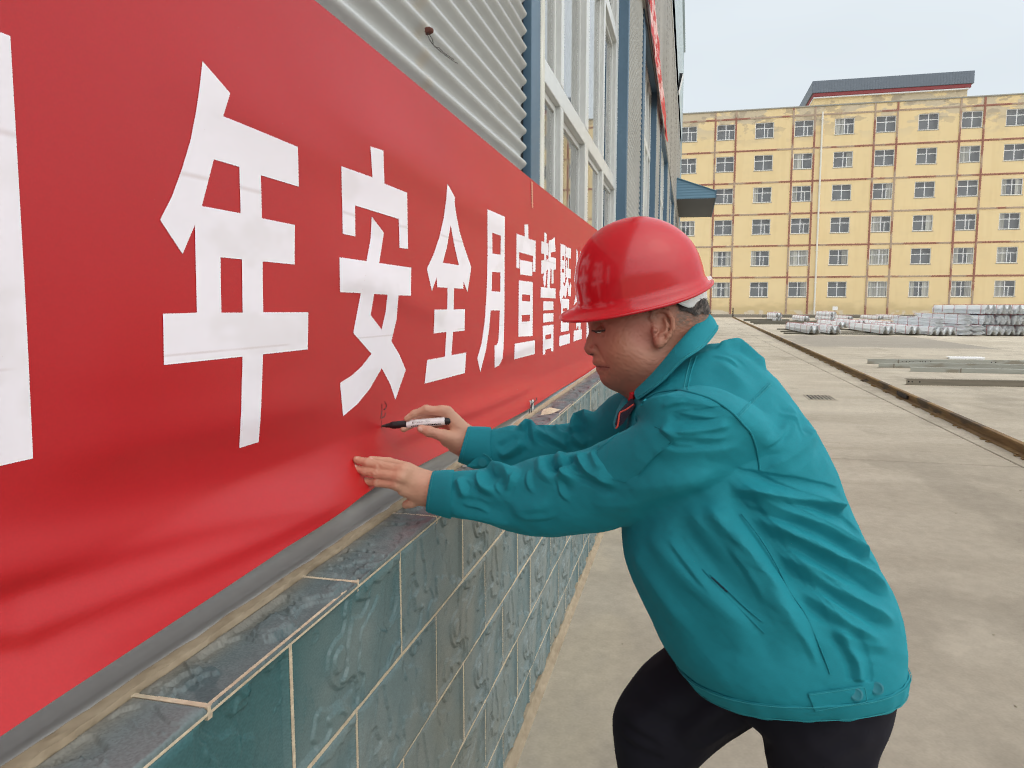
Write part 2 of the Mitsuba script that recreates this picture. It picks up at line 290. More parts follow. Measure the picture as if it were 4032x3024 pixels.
def face_dict(H, seed, fine, du):
    if fine: P, F = relief_tile(CL - .007, H, seed)
    else: P, F = relief_tile(CL - .007, H, seed, 30, 16)
    m = trimesh.Trimesh(np.column_stack([P[:, 2], P[:, 0], P[:, 1]]), F, process=False)
    return mesh_dict(m, 'm_tile', True, uv=P[:, :2] + [du, 0.0])
H5 = 0.9965 - 4 * CH + 0.02
FT = {(h, sd, fi): face_dict(H5 if h else CH - .007, sd, fi, sd * .9) for h in (0, 1) for sd in (1, 2, 3) for fi in (0, 1)}
for r in range(5):
    z1 = 0.9965 - r * CH; z0 = z1 - CH + 0.007
    if r == 4: z0 = z1 - H5
    off = 0.88 + (0.2 if r % 2 else 0.0)
    for k in range(-5, 30):
        y0 = off + k * CL + 0.0035
        again(pl, 'tile', FT[int(r == 4), 1 + (k + r) % 2 + (rt.random() < .25), int(-2 <= k < 9)], T().translate([XT + rt.uniform(-.0008, .0012), y0, z0]))
Yf = 0.88 + 30 * CL + 0.21
m = cbx(XT - .012, XT, Yf, YE, 0.0, 0.992, 0.002); part(W, 'tile_facing', m, 'm_tile', uv=np.column_stack([m.vertices[:, 1], m.vertices[:, 2]]))
rt = random.Random(4)
def cap_dict(seed, fine):
    P, F = relief_tile(.388, .1015, seed, 150 if fine else 30, 42 if fine else 8, 10.0, .0070)
    m = trimesh.Trimesh(np.column_stack([-P[:, 1], P[:, 0], P[:, 2]]), F, process=False); return mesh_dict(m, 'm_cap', True, uv=P[:, :2] + [seed * .7, 0])
CT = {(sd, fi): cap_dict(sd, fi) for sd in (4, 5, 6) for fi in (0, 1)}
for k in range(-5, 31):
    y0 = 0.700 + k * 0.396 + .004
    again(pl, 'cap_tile', CT[4 + k % 3, int(-2 <= k < 9)], T().translate([XT - .0008, y0, 1.0072 + rt.uniform(-.0006, .0006)]))
jm = []
for r in range(5):
    zt = 0.9965 - r * CH
    if r: jm.append(bx(XT - .014, XT - .0016, -6, YE - .02, zt - .0005, zt + .0075))
    for k in range(-5, 31): y = 0.88 + (0.2 if r % 2 else 0.0) + k * CL; jm.append(bx(XT - .014, XT - .0017, y - .0038, y + .0038, zt - (CH if r < 4 else H5), zt))
jm.append(bx(XT - .014, XT - .0006, -6, YE - .02, .9963, 1.0002))
for k in range(-5, 32): y = 0.702 + k * 0.396; jm.append(bx(-.637, XT - .0014, y - .0042, y + .0042, .99, 1.0060))
part(pl, 'joint', jm, 'm_mortar', label='tan mortar joints between the tiles', kind='stuff')
# mortar bed behind the cap tiles: an uneven strip
def ragged(y0, y1, xa, xb, z, h, n, sd):
    ys = np.linspace(y0, y1, n); q = np.column_stack([ys * 9, np.full(n, sd), np.zeros(n)])
    a = xa + 0.016 * (meshkit.fbm(q, 4, sd) - .5); b = np.full(n, xb); hz = z + h * (0.6 + 0.8 * meshkit.fbm(q * 1.7, 3, sd + 4))
    V, F = [], []
    for i in range(n):
        V += [[a[i], ys[i], z - .004], [a[i] - .004, ys[i], hz[i]], [b[i], ys[i], hz[i] + .003], [b[i], ys[i], z - .004]]
    for i in range(n - 1):
        for j in range(3): s = i * 4 + j; F += [[s, s + 1, s + 5], [s, s + 5, s + 4]]
    return trimesh.Trimesh(V, F, process=False)
part(W, 'mortar_bed', ragged(-1.5, 12, -0.633, -0.6515, 1.0045, 0.0075, 1400, 5), 'm_bed', smooth=40)
part(W, 'mortar_fillet', sweep_y([(XT - .02, -.02), (XT + .04, -.01), (XT + .02, .008), (XT + .004, .025), (XT - .02, .025)], -3, YE, 1), 'm_bed')
# rolled grey flashing under the banner
prof = [(-.646, 1.004), (-.649, 1.0125), (-.655, 1.0155), (-.662, 1.0150), (-.668, 1.0140), (-.676, 1.0165), (-.686, 1.025), (-.694, 1.040), (-.706, 1.052), (-.722, 1.056), (-.722, 1.0)]
pr_s = smooth_path([(p[0], p[1], 0) for p in prof[:10]], 34)[:, :2].tolist() + [prof[10]]
part(W, 'flashing', sweep_y(pr_s, -3, 3.10, 1), 'm_zinc', smooth=35)
part(W, 'flashing', sweep_y([(p[0] - .012, p[1] - .012) for p in pr_s], 3.14, 14, 1), 'm_fascia', smooth=35, label='pale blue flashing beyond the bracket')
part(W, 'bracket', [cbx(-.70, -.662, 3.095, 3.10, .985, 1.055, .001), cbx(-.665, -.660, 3.10, 3.15, .985, 1.055, .001)], 'm_upvc', label='pale metal bracket with tie wire behind banner edge')
part(W, 'tie_wire', [tube(smooth_path([(-.64, 3.02, 1.0), (-.65, 3.05, 1.03), (-.652, 3.09, 1.045), (-.652, 3.16, 1.05), (-.66, 3.2, 1.055)], 20), .0022, 6), tube(smooth_path([(-.645, 2.98, .99), (-.648, 3.0, 1.02), (-.65, 3.06, 1.05), (-.66, 3.09, 1.06)], 14), .002, 6)], 'm_black')
shard = trimesh.convex.convex_hull(np.array([[-.60, 3.0, 1.008], [-.56, 3.04, 1.01], [-.545, 3.18, 1.009], [-.60, 3.22, 1.012], [-.61, 3.1, 1.018], [-.58, 3.1, 1.020]]))
put(thing('plaster_shard', 'broken flake of pale plaster lying on the plinth cap below the bracket', 'plaster flake'), shard, 'm_mortar')
# corrugated sheets with level corrugations
def corrugated(y0, y1, z0, z1, x, pitch=0.073, amp=0.0145, res=14):
    n = int((z1 - z0) / pitch * res); z = np.linspace(z0, z1, n)
    ph = np.cos(2 * np.pi * z / pitch); xx = x - amp + amp * np.sign(ph) * np.abs(ph) ** 0.8
    return sweep_y(np.column_stack([xx, z]), y0, y1, 1, closed=False)
wins = [(3.42, 8.52), (11.15, 15.25), (17.55, 22.7), (25.9, 31.6)]       # near edge of the trim, far reveal
def upper(z): return z
segs = [(-6, 3.37), (8.53, 11.1), (15.3, 17.5), (22.76, 25.85), (31.7, 35.6), (39.2, YE)]
ZH = 5.72
for a, b in segs: part(W, 'cladding_sheet', corrugated(a, b, 0.97, ZH, XO), 'm_sheet', smooth=60)
part(W, 'upper_cladding', corrugated(-6, YE, ZH + .02, 10.0, XO + .02, 0.19, 0.012, 6), 'm_oldsheet', smooth=60, label='weathered dark streaked cladding above the windows')
part(W, 'drip_strip', cbx(XO - .02, XO + .035, -6, YE, ZH - .02, ZH + .03, .004), 'm_oldsheet')
part(W, 'clerestory_window', [bx(XO - .05, XO - .02, -6, YE, 10.0, 11.0)], 'm_dark', label='dark strip of high windows near the roof')
part(W, 'clerestory_sill', cbx(XO - .05, XO + .05, -6, YE, 9.93, 10.05, .01), 'm_upvc')
part(W, 'fascia', corrugated(-6, YE, 11.0, 16.0, XO + .06, 0.6, 0.01, 8), 'm_fascia', smooth=60, label='pale blue fascia sheets below the eaves')
part(W, 'corner_trim', [cbx(XO - .1, XO + .075, YE, YE + .05, 0, 16.0, .004), bx(-14, XO, YE, YE + .03, 0, 16.0)], 'm_fascia')
for wi, (ya, yb) in enumerate(wins):
    tw = 0.20 if wi == 0 else 0.42
    part(W, 'blue_trim', cbx(XO - .03, XO + .012, ya, ya + tw, 0.95, ZH - .02, .003), 'm_bluetrim')
    part(W, 'blue_reveal', [cbx(XG - .02, XO + .012, yb, yb + .012, 0.95, ZH - .02, .002), cbx(XO - .02, XO + .014, yb + .012, yb + .14, .95, ZH - .02, .003)], 'm_bluetrim')
    part(W, 'blue_head', [cbx(XG - .02, XO + .012, ya + tw, yb, ZH - .06, ZH - .022, .003)], 'm_bluetrim')
    part(W, 'gap', [bx(XO - .06, XO - .03, ya - .08, ya + .02, .95, ZH - .03)], 'm_gap')
    part(W, 'interior', [bx(-1.24, -1.22, ya, yb, 0, ZH)], 'm_dark')
    # white frame with two levels of transom
    y0, y1 = ya + tw, yb; d0, d1 = XG - .03, XG + .03
    if wi == 0: mull = [4.85, 6.02, 7.16]; lo = [4.86, 5.54, 6.06, 7.17, 7.72]
    else: n = 4; mull = [y0 + (y1 - y0) * k / n for k in range(1, n)]; lo = mull
    fr = [cbx(XG - .035, XG + .05, y0, y0 + .09, 0.98, ZH - .06, .004), cbx(d0, d1, y1 - .22 if wi == 0 else y1 - .14, y1, 0.98, ZH - .06, .004)]
    for z, h in ((2.74, .13), (4.30, .12), (5.58, .08), (1.02, .08)): fr.append(cbx(d0 - .002, d1 + .004, y0 + .09, y1 - .02, z, z + h, .004))
    wk = part(W, 'window', fr, 'm_upvc')
    for i, y in enumerate(mull):
        wdt = .17 if i == 1 else .10
        part(wk, 'mullion', [cbx(d0, d1 + .006, y - wdt / 2, y + wdt / 2, 1.1, 2.74, .004), cbx(d0, d1 + .006, y - wdt / 2, y + wdt / 2, 2.87, 4.30, .004), cbx(d0, d1 + .006, y - wdt / 2, y + wdt / 2, 4.42, 5.58, .004)], 'm_upvc')
    ed = [y0 + .09] + list(mull) + [y1 - .14]
    for i in range(len(ed) - 1):
        a, b = ed[i] + .05, ed[i + 1] - .05
        for z0, z1 in ((1.1, 2.74), (2.87, 4.30), (4.42, 5.58)):
            x = XG - (.012 if i % 2 == 0 else .024)
            w_ = .042
            part(wk, 'sash', [cbx(x - .012, x + .012, a, a + w_, z0 + .002, z1 - .002, .003), cbx(x - .012, x + .012, b - w_, b, z0 + .002, z1 - .002, .003), cbx(x - .012, x + .012, a + w_, b - w_, z0 + .002, z0 + w_, .003), cbx(x - .012, x + .012, a + w_, b - w_, z1 - w_, z1 - .002, .003)], 'm_upvc')
            part(wk, 'pane', trimesh.Trimesh([[x, a + w_, z0 + w_], [x, b - w_, z0 + w_], [x, b - w_, z1 - w_], [x, a + w_, z1 - w_]], [[0, 1, 2], [0, 2, 3]], process=False), 'm_glass')
    part(wk, 'curtain', [corrugated_y for corrugated_y in [trimesh.Trimesh(*(lambda n: (np.vstack([np.column_stack([-1.08 + .02 * np.sin(np.linspace(0, (y1 - y0) * 40, n)), np.linspace(y0, y1, n), np.full(n, z)]) for z in (1.0, ZH - .1)]), np.vstack([[[i, i + 1, n + i + 1], [i, n + i + 1, n + i]] for i in range(n - 1)])))(160), process=False)]], 'm_curtain', smooth=True)
# white caulk strip on the first jamb
part(W, 'caulk_strip', cbx(XO - .02, XO + .02, 3.62, 3.70, 0.98, ZH - .1, .006), 'm_caulk')
# door canopy
cp = [(-.79, 7.42), (1.07, 6.75), (1.07, 6.44), (-.77, 6.47)]
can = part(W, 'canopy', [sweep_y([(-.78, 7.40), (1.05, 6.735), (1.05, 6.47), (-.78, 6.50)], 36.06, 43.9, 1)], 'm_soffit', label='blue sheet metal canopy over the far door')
def canopy_face(y):
    V, F = [], []; zs = np.linspace(6.44, 7.42, 60)
    for z in zs:
        xr = 1.07 if z < 6.75 else 1.07 - (z - 6.75) / (7.42 - 6.75) * 1.86
        yy = y - .018 * (0.5 + .5 * math.cos(2 * math.pi * z / .125)); V += [[-.79, yy, z], [xr, yy, z]]
    for i in range(len(zs) - 1): F += [[2 * i, 2 * i + 1, 2 * i + 3], [2 * i, 2 * i + 3, 2 * i + 2]]
    return trimesh.Trimesh(V, F, process=False)
part(can, 'side_sheet', canopy_face(36.05), 'm_bluesheet', smooth=60)
part(can, 'roof_sheet', sweep_y([(-.80, 7.43), (1.10, 6.745), (1.10, 6.765), (-.80, 7.46)], 35.98, 44, 1), 'm_bluesheet')
part(can, 'edge_strip', [cbx(1.052, 1.085, 36.0, 44, 6.43, 6.745, .003)], 'm_bluetrim')
part(W, 'door', [bx(XO - .06, XO - .02, 35.8, 39.1, 0, 5.9)], 'm_bluetrim')
# flood lamp high on the wall
fl = thing('flood_light', 'black flood light on an arm high on the grey workshop wall', 'flood light')
c = at_y(2672, 330, 34.0)
hx = T().translate(c.tolist())
def place(m, o): m = m.copy(); m.apply_translation(o); return m
body = trimesh.convex.convex_hull(np.array([[-.17, -.2, -.42], [-.17, .2, -.42], [-.02, -.25, -.44], [-.02, .25, -.44], [.16, -.25, .36], [.16, .25, .36], [-.06, -.18, .36], [-.06, .18, .36]]))
part(fl, 'housing', place(body, c), 'm_black'); 
part(fl, 'lens', place(trimesh.convex.convex_hull(np.array([[0.0, -.22, -.42], [0.0, .22, -.42], [.17, -.22, .33], [.17, .22, .33], [.20, -.2, .32], [.20, .2, .32], [.03, -.2, -.41], [.03, .2, -.41]])), c), 'm_white')
part(fl, 'arm', [tube([(XO - .05, c[1], c[2] + .40), (c[0], c[1], c[2] + .42), (c[0] + .18, c[1], c[2] + .40)], .035, 8), tube([(XO - .05, c[1], c[2] + .1), (c[0] - .05, c[1], c[2] + .15)], .03, 8)], 'm_black')
# rusty hook bolt with a twist of wire
hk = thing('hook_bolt', 'rusty hook bolt with a twist of black wire on the corrugated cladding', 'bolt')
P0 = at_x(1680, 122, XO + .008)
bo = trimesh.creation.cylinder(.011, .012, sections=6); bo.apply_transform(trimesh.transformations.rotation_matrix(math.pi / 2, [0, 1, 0]))
part(hk, 'bolt', [place(bo, P0 + [.004, 0, 0]), place(trimesh.creation.icosphere(2, .0085), P0 + [.012, 0, 0])], 'm_rustbolt')
wp = [at_x(1200 + .482 * u, .482 * v, XO + .016) for u, v in [(1000, 275), (1030, 340), (1060, 378), (1085, 400), (1150, 452), (1210, 495), (1235, 512), (1252, 517)]]
wq = [at_x(1200 + .482 * u, .482 * v, XO + .02) for u, v in [(1005, 270), (1045, 330), (1050, 368), (1080, 388), (1095, 388), (1130, 425), (1180, 462), (1218, 485)]]
part(hk, 'wire', [tube(smooth_path(wp, 40), .0011, 6), tube(smooth_path(wq, 40), .0011, 6)], 'm_black')

# ---------------------------------------------------------------- yellow building
B = thing('yellow_building', 'six storey yellow building with red bands and white windows across the yard', 'building')
YB, X0, X1, ZT = 97.0, -14.0, 58.0, 25.2
WX = [2.75 + 4.545 * k for k in range(-3, 12)]; WZ = [4.36 + 3.868 * r for r in range(6)]; WW, WH = 2.18, 1.86
wall = sbox(X0, 0.0, X1, ZT)
holes = [sbox(x, z - WH, x + WW, z) for x in WX for z in WZ]
poly = wall.difference(unary_union(holes))
mw = trimesh.creation.extrude_polygon(poly, 0.28, engine='earcut')
mw.vertices = np.column_stack([mw.vertices[:, 0], YB + mw.vertices[:, 2], mw.vertices[:, 1]]); mw.invert()
part(B, 'wall', mw, 'm_yellow')
part(B, 'rear_block', [bx(X0, X1, YB + .9, YB + 14, 0, ZT - .1), bx(X0, X0 + .3, YB + .28, YB + .9, 0, ZT), bx(X1 - .3, X1, YB + .28, YB + .9, 0, ZT)], 'm_yellow')
part(B, 'room', bx(X0 + .4, X1 - .4, YB + .86, YB + .88, 0.2, ZT - .2), 'm_farroom')
part(B, 'coping', cbx(X0, X1, YB - .12, YB + .5, ZT, ZT + .16, .03), 'm_sillgrey')
for z in [4.93, 8.80, 12.66, 16.50, 20.38, 24.25]: part(B, 'band', cbx(X0, X1, YB - .06, YB - .002, z - .10, z + .10, .012), 'm_band')
for k in range(-1, 6):
    for x in (2.58 + 9.1 * k, 5.03 + 9.1 * k): part(B, 'pilaster', cbx(x - .105, x + .105, YB - .085, YB - .003, 0.3, ZT - .02, .012), 'm_band')
def farframe():
    t = .075; b = []
    for x in (0, WW - t): b.append(bx(x, x + t, YB + .10, YB + .17, 0, WH))
    for z in (0, WH - t, WH * .60): b.append(bx(t, WW - t, YB + .102, YB + .168, z, z + t))
    b.append(bx(WW / 2 - t * .55, WW / 2 + t * .55, YB + .104, YB + .166, t, WH * .60)); b.append(bx(WW / 2 - t * .55, WW / 2 + t * .55, YB + .104, YB + .166, WH * .60 + t, WH - t))
    return cat(b)
D_fr = mesh_dict(farframe(), 'm_farframe')
D_pane = mesh_dict(trimesh.Trimesh([[.07, YB + .135, .07], [WW - .07, YB + .135, .07], [WW - .07, YB + .135, WH - .07], [.07, YB + .135, WH - .07]], [[0, 1, 2], [0, 2, 3]], process=False), 'm_glass')
D_sash = mesh_dict(bx(WW * .5 + .36, WW * .5 + .43, YB + .11, YB + .16, .075, WH * .6), 'm_farframe')
def curtain(a, b):
    n = max(6, int((b - a) * 22)); x = np.linspace(a, b, n); y = YB + .30 + .05 * np.sin(x * 21)
    V = np.vstack([np.column_stack([x, y, np.full(n, z)]) for z in (.03, WH - .04)]); F = np.vstack([[[i, i + 1, n + i + 1], [i, n + i + 1, n + i]] for i in range(n - 1)])
    return trimesh.Trimesh(V, F, process=False)
D_cur = [mesh_dict(curtain(a, b), 'm_farcurtain', smooth=True) for a, b in ((.05, .62), (WW - .7, WW - .05), (.05, WW - .05), (.05, 1.05))]
D_sill = mesh_dict(cbx(-.07, WW + .07, YB - .05, YB + .09, -.09, -.004, .01), 'm_sillgrey')
rw = random.Random(21)
for ix, x in enumerate(WX):
    for r, z in enumerate(WZ):
        M = T().translate([x, 0, z - WH]); k = again(B, 'window', D_fr, M)
        again(k, 'pane', D_pane, M); again(k, 'sill', D_sill, M)
        if rw.random() < .4: again(k, 'sash', D_sash, M)
        p_ = .85 - .13 * r
        if rw.random() < p_:
            for d in ({0: [0], 1: [1], 2: [2], 3: [3], 4: [0, 1], 5: [0, 1]}[rw.randrange(6)]): again(k, 'curtain', D_cur[d], M)
part(B, 'downpipe', [tube([(14.95, YB - .2, .36), (14.93, YB - .2, 24.5)], .11, 10)] + [cbx(14.78, 15.1, YB - .33, YB - .06, z, z + .09, .01) for z in (4.2, 8.1, 12, 15.9, 19.8, 23.6)], 'm_pipe', smooth=40, label='white downpipe beside the third narrow bay')
part(B, 'penthouse', bx(13.95, 30.5, YB + .3, YB + 11, ZT - .3, 27.6), 'm_yellow')
part(B, 'penthouse_fascia', [cbx(13.65, 31.0, YB - .2, YB + 12, 26.75, 28.15, .03)] + [bx(13.7 + .3 * k, 13.76 + .3 * k, YB - .225, YB - .2, 26.8, 28.1) for k in range(57)], 'm_roofblue', label='grey blue ribbed fascia of the roof house')
part(B, 'penthouse_red_band', cbx(13.8, 30.75, YB - .1, YB + 11.5, 26.33, 26.75, .02), 'm_roofred')
part(B, 'penthouse_soffit', cbx(13.85, 30.6, YB - .02, YB + 11.4, 26.18, 26.33, .02), 'm_farframe')
sg = thing('sign_stake', 'small pale plate on a thin stake in front of the yellow building', 'sign')
pz = at_y(3288, 1214, 90.0); part(sg, 'stake', tube([(pz[0], 90, 0), (pz[0], 90, pz[2])], .03, 6), 'm_iron'); part(sg, 'plate', cbx(pz[0] - .28, pz[0] + .28, 89.95, 89.99, pz[2] - .2, pz[2] + .2, .01), 'm_white')

# ---------------------------------------------------------------- crane rail, drain, posts
RX = lambda y: 3.055 + 0.0222 * y
def along_rail(prof, y0, y1, n=1):
    m = sweep_y(prof, y0, y1, n); m.vertices[:, 0] += RX(m.vertices[:, 1]); return m
R = thing('crane_rail', 'rusty steel rail running straight across the yard to the yellow building', 'rail')
prof = [(-.055, .0), (.055, .0), (.055, .010), (.012, .03), (.009, .084), (.032, .093), (.032, .112), (.027, .118), (-.027, .118), (-.032, .112), (-.032, .093), (-.009, .084), (-.012, .03), (-.055, .010)]
for k in range(9):
    a, b = -3 + 10.6 * k, -3 + 10.6 * (k + 1) - .006
    part(R, 'rail_length', along_rail(prof, a, min(b, 92.0)), 'm_rust')
clip = [cbx(-.098, -.045, -.025, .025, .001, .014, .003), cbx(-.082, -.062, -.010, .010, .014, .026, .003)]
Dc = mesh_dict(clip, 'm_rust')
for k in range(34):
    y = 3.2 + .93 * k
    for q in (0, .17): again(R, 'clip', Dc, T().translate([RX(y + q), y + q, 0]))
part(R, 'end_post', cbx(RX(92) - .07, RX(92) + .07, 92.02, 92.16, 0, 1.15, .01), 'm_iron')
part(R, 'joint_plate', [along_rail([(-.045, .035), (-.012, .035), (-.012, .095), (-.045, .095)], 12.3, 12.9)], 'm_iron')
G = thing('drain_grate', 'small dark drain grate set in the concrete beside the rail', 'drain grate')
gx0, gx1, gy0, gy1 = 1.86, 2.28, 12.12, 12.78
part(G, 'pit', bx(gx0 + .02, gx1 - .02, gy0 + .02, gy1 - .02, .0008, .002), 'm_gap')
part(G, 'frame', [cbx(gx0, gx1, gy0, gy0 + .03, .0, .008, .001), cbx(gx0, gx1, gy1 - .03, gy1, .0, .008, .001), cbx(gx0, gx0 + .03, gy0 + .03, gy1 - .03, 0, .008, .001), cbx(gx1 - .03, gx1, gy0 + .03, gy1 - .03, 0, .008, .001)], 'm_concrete')
for k in range(6): part(G, 'bar', cbx(gx0 + .066 + k * .056, gx0 + .090 + k * .056, gy0 + .03, gy1 - .03, .002, .007, .001), 'm_concrete')
def post_bar(x0, x1, yf0, yf1, h, w=.10):
    """C section lying on its side: web towards the camera; from (x0, yf0) to (x1, yf1)"""
    L = math.hypot(x1 - x0, yf1 - yf0); t = .006
    m = [cbx(0, L, 0, t, 0, h, .0025), cbx(0, L, t, w, h - t, h, .002), cbx(0, L, t, w, 0, t, .002)]
    m = cat(m); M = trimesh.transformations.rotation_matrix(math.atan2(yf1 - yf0, x1 - x0), [0, 0, 1]); M[:3, 3] = [x0, yf0, 0]; return m, M
def lay(label, x0, x1, y0, y1, h, m, z=0.0, holes=(), seams=(), w=.1):
    k = thing('channel_post', label, 'steel post', 'steel posts lying in the yard'); me, M = post_bar(x0, x1, y0, y1, h, w); M[2, 3] = z
    me.apply_transform(M); part(k, 'channel', me, m)
    for s in holes:
        d = trimesh.creation.cylinder(.013, .004, sections=12); d.apply_transform(trimesh.transformations.rotation_matrix(math.pi / 2, [1, 0, 0])); d.apply_translation([s, -.001, h * .55]); d.apply_transform(M); part(k, 'bolt_hole', d, 'm_gap')
    for s in seams: d = cbx(s, s + .03, -.004, -.0002, .004, h - .004, .001); d.apply_transform(M); part(k, 'weld', d, 'm_brownsteel')
    return k
lay('longest grey steel post, farthest of the posts lying right of the rail', 4.40, 13.2, 20.0, 20.9, .125, 'm_steel', holes=(.83, .92, 1.0, 1.08, 1.25, 1.31, 1.37, 1.5, 2.9, 3.0), seams=(.72,))
lay('short grey steel post end left of the pale overlapping posts', 4.40, 6.6, 18.86, 19.05, .105, 'm_steel', seams=(.32,))
lay('pale grey steel post with one hole, middle of the lying posts', 5.08, 12.5, 18.98, 18.62, .13, 'm_steel', holes=(.18,))
lay('thin grey steel post with bright top edge lying against the middle post', 4.82, 12.0, 17.86, 17.66, .10, 'm_steel', seams=(.98,), w=.12)
lay('brown steel post nearest the camera, with three holes at its left end', 3.95, 11.6, 14.85, 15.3, .115, 'm_brownsteel', holes=(.04, .1, .23, 2.45, 2.9))
wp_ = thing('white_strip', 'short white metal strip lying behind the longest grey post', 'metal strip')
put(wp_, [cbx(6.97, 7.85, 22.3, 22.42, 0.0, .06, .01), cbx(6.97, 7.85, 22.42, 22.62, .05, .06, .003)], 'm_white')
# ---------------------------------------------------------------- guardrail bundles
def wprof(w, d):
    u = np.array([0, .03, .10, .20, .27, .33, .40, .47, .5]); u = np.r_[u, 1 - u[-2::-1]]; h = np.array([.0, .0, .40, .97, 1, .97, .40, .0, .0]); h = np.r_[h, h[-2::-1]]
    return np.column_stack([(u - .5) * w, h * d])
def bundle_mesh(n, w, d, step, L, edge, skew):
    P = wprof(w, d); t = .008; ms = []
    for i in range(n):
        o = i * step; dx = skew * (rng.random() - .5); dy = .05 * rng.random()
        pr_ = np.vstack([P + [dx, o], (P + [dx, o + t])[::-1]])
        m = sweep_y(pr_, dy, L - .12 * rng.random(), 1); ms.append(m)
    m = cat(ms)
    if edge: v = m.vertices; m.vertices = np.column_stack([v[:, 2] - n * step / 2, v[:, 1], -v[:, 0] + w / 2]); m.invert()
    return m
def strap_mesh(w, h, y, over=.012, th=.035):
    o = over
    return cat([bx(-w / 2 - o, w / 2 + o, y, y + th, h, h + o), bx(-w / 2 - o, -w / 2, y, y + th, 0.01, h), bx(w / 2, w / 2 + o, y, y + th, .01, h)])
KINDS = {'lying': (10, .54, .19, .027, False), 'edge': (13, .46, .15, .026, True), 'low': (7, .56, .20, .027, False)}
BD = {}
for kname, (n, w, d, st, ed) in KINDS.items():
    for var in range(2):
        L = 8.0; m = bundle_mesh(n, w, d, st, L, ed, .02)
        hh = (n * st + d) if not ed else w; ww = w if not ed else n * st + d
        BD[kname, var] = (mesh_dict(m, 'm_galv'), [mesh_dict(strap_mesh(ww, hh, y), 'm_strap') for y in (.45, 2.3, 4.2, 6.1, 7.6)], hh, ww)
GRP = 'bundles of galvanised guardrail panels in the yard'
def bundle(label, kname, x, y, z=0.0, rot=0.0, var=0, sl=1.0):
    k = thing('guardrail_bundle', label, 'guardrail bundle', GRP); dm, ds, hh, ww = BD[kname, var]
    M = T().translate([x, y, z]).rotate([0, 0, 1], rot).scale([1, sl, 1]); again(k, 'panels', dm, M)
    for s in ds: again(k, 'strap', s, M)
ordn = ['first', 'second', 'third', 'fourth', 'fifth', 'sixth', 'seventh', 'eighth']
for row in range(3):
    for c_ in range(7):
        x = 14.35 + .64 * c_ - (.30 if row else 0) + .03 * row; nm = ['bottom', 'middle', 'top'][row]
        bundle(f'{ordn[c_]} guardrail bundle from the left in the {nm} layer of the tall stack at right', 'lying', x, 39.6 + .1 * ((c_ * 7 + row * 3) % 4), .05 + row * .50, 0, (c_ + row) % 2)
bundle('bundle standing on edge, upper one of the two beside the tall stack', 'edge', 12.92, 39.3, .56)
bundle('bundle standing on edge, lower one of the two beside the tall stack', 'edge', 12.86, 39.1, .06, 0, 1)
bundle('bundle on edge at ground level touching the left foot of the tall stack', 'edge', 13.42, 39.2, .06)
bundle('bundle on edge lying on top of the flat bundle left of the on-edge pair', 'edge', 11.72, 39.3, .40, 0, 1)
bundle('flat low bundle under the on-edge bundle with three red straps', 'low', 11.62, 39.0, .05)
bundle('short bundle on edge squeezed right of the flat low bundle', 'low', 12.2, 39.1, .05, 0, 1)
bundle('left of the two open chevron bundles in the middle of the row', 'low', 9.5, 39.2, .08, 0)
bundle('right of the two open chevron bundles in the middle of the row', 'low', 10.72, 39.4, .08, 0, 1)
bundle('frontmost chevron bundle nearest to the rail', 'low', 6.06, 38.9, .08, 1)
bundle('second chevron bundle from the rail in the front row', 'low', 7.04, 39.1, .08, 1, 1)
bundle('white topped bundle behind the gap of the front row', 'low', 9.3, 49.2, .06)
bundle('bundle beside the white topped one in the second row', 'lying', 10.6, 50.3, .06, 0, 1)
bundle('long pale bundle of the second row behind the chevron bundles', 'low', 12.5, 51.5, .06)
bundle('lower of the two small crossed bundles closest to the rail far back', 'low', 7.75, 69, .06)
bundle('upper of the two small crossed bundles closest to the rail far back', 'low', 7.75, 69, .42, 0, 1)
bundle('small bundle with red straps second from rail in the far row', 'lying', 10.3, 70.5, .06)
bundle('taller far bundle third from the rail', 'lying', 12.4, 70, .06, 0, 1)
bundle('upper far bundle resting on the third one', 'low', 12.5, 70.3, .52)
bundle('far bundle in front of the sign stake', 'low', 15.2, 77, .06, 0, 1)
bundle('farthest bundle near the right of the back row', 'lying', 19.9, 79, .06)
bundle('farthest bundle second from right in back row', 'low', 18.6, 80, .06, 0, 1)
GB = 'long steel bearers lying under the bundles'
def bearer(label, x0, x1, y, h=.1, z=0):
    put(thing('ground_bearer', label, 'beam', GB), cbx(x0, x1, y, y + .14, z, z + h, .01), 'm_bearer')
bearer('nearest long dark bearer under the front row of bundles', 4.76, 12.2, 40.0, .07)
bearer('second long dark bearer under the front row of bundles', 4.92, 12.6, 42.7, .07)
bearer('third long dark bearer under the back of the front row', 5.2, 11.5, 47.0, .07)
bearer('long bearer in front of the far small bundles', 4.9, 14.5, 60.0, .2)
bearer('long bearer just behind, under the far small bundles', 4.98, 15.5, 64.4, .2)
bearer('farthest long bearer lying left of the crossed bundles', 4.95, 9.0, 71.8, .2)
bearer('dark beam lying along the foot of the yellow building', 8.5, 34.0, 92.6, .3)
# loose grit and leaves on the concrete
rp = random.Random(5); ms = []
for k in range(95):
    y = 1.2 + 10 * rp.random() ** 1.7; x = -.42 + 3.1 * rp.random(); s = .002 + .005 * rp.random() ** 3
    m = trimesh.creation.icosphere(1, 1.0); m.vertices *= np.array([s * (1 + rp.random()), s * (1 + rp.random()), s * .6]); m.apply_translation([x, y, s * .35]); ms.append(m)
put(thing('grit', 'scattered grit and crumbs on the concrete near the plinth', 'grit', kind='stuff'), ms, 'm_pebble', smooth=True)

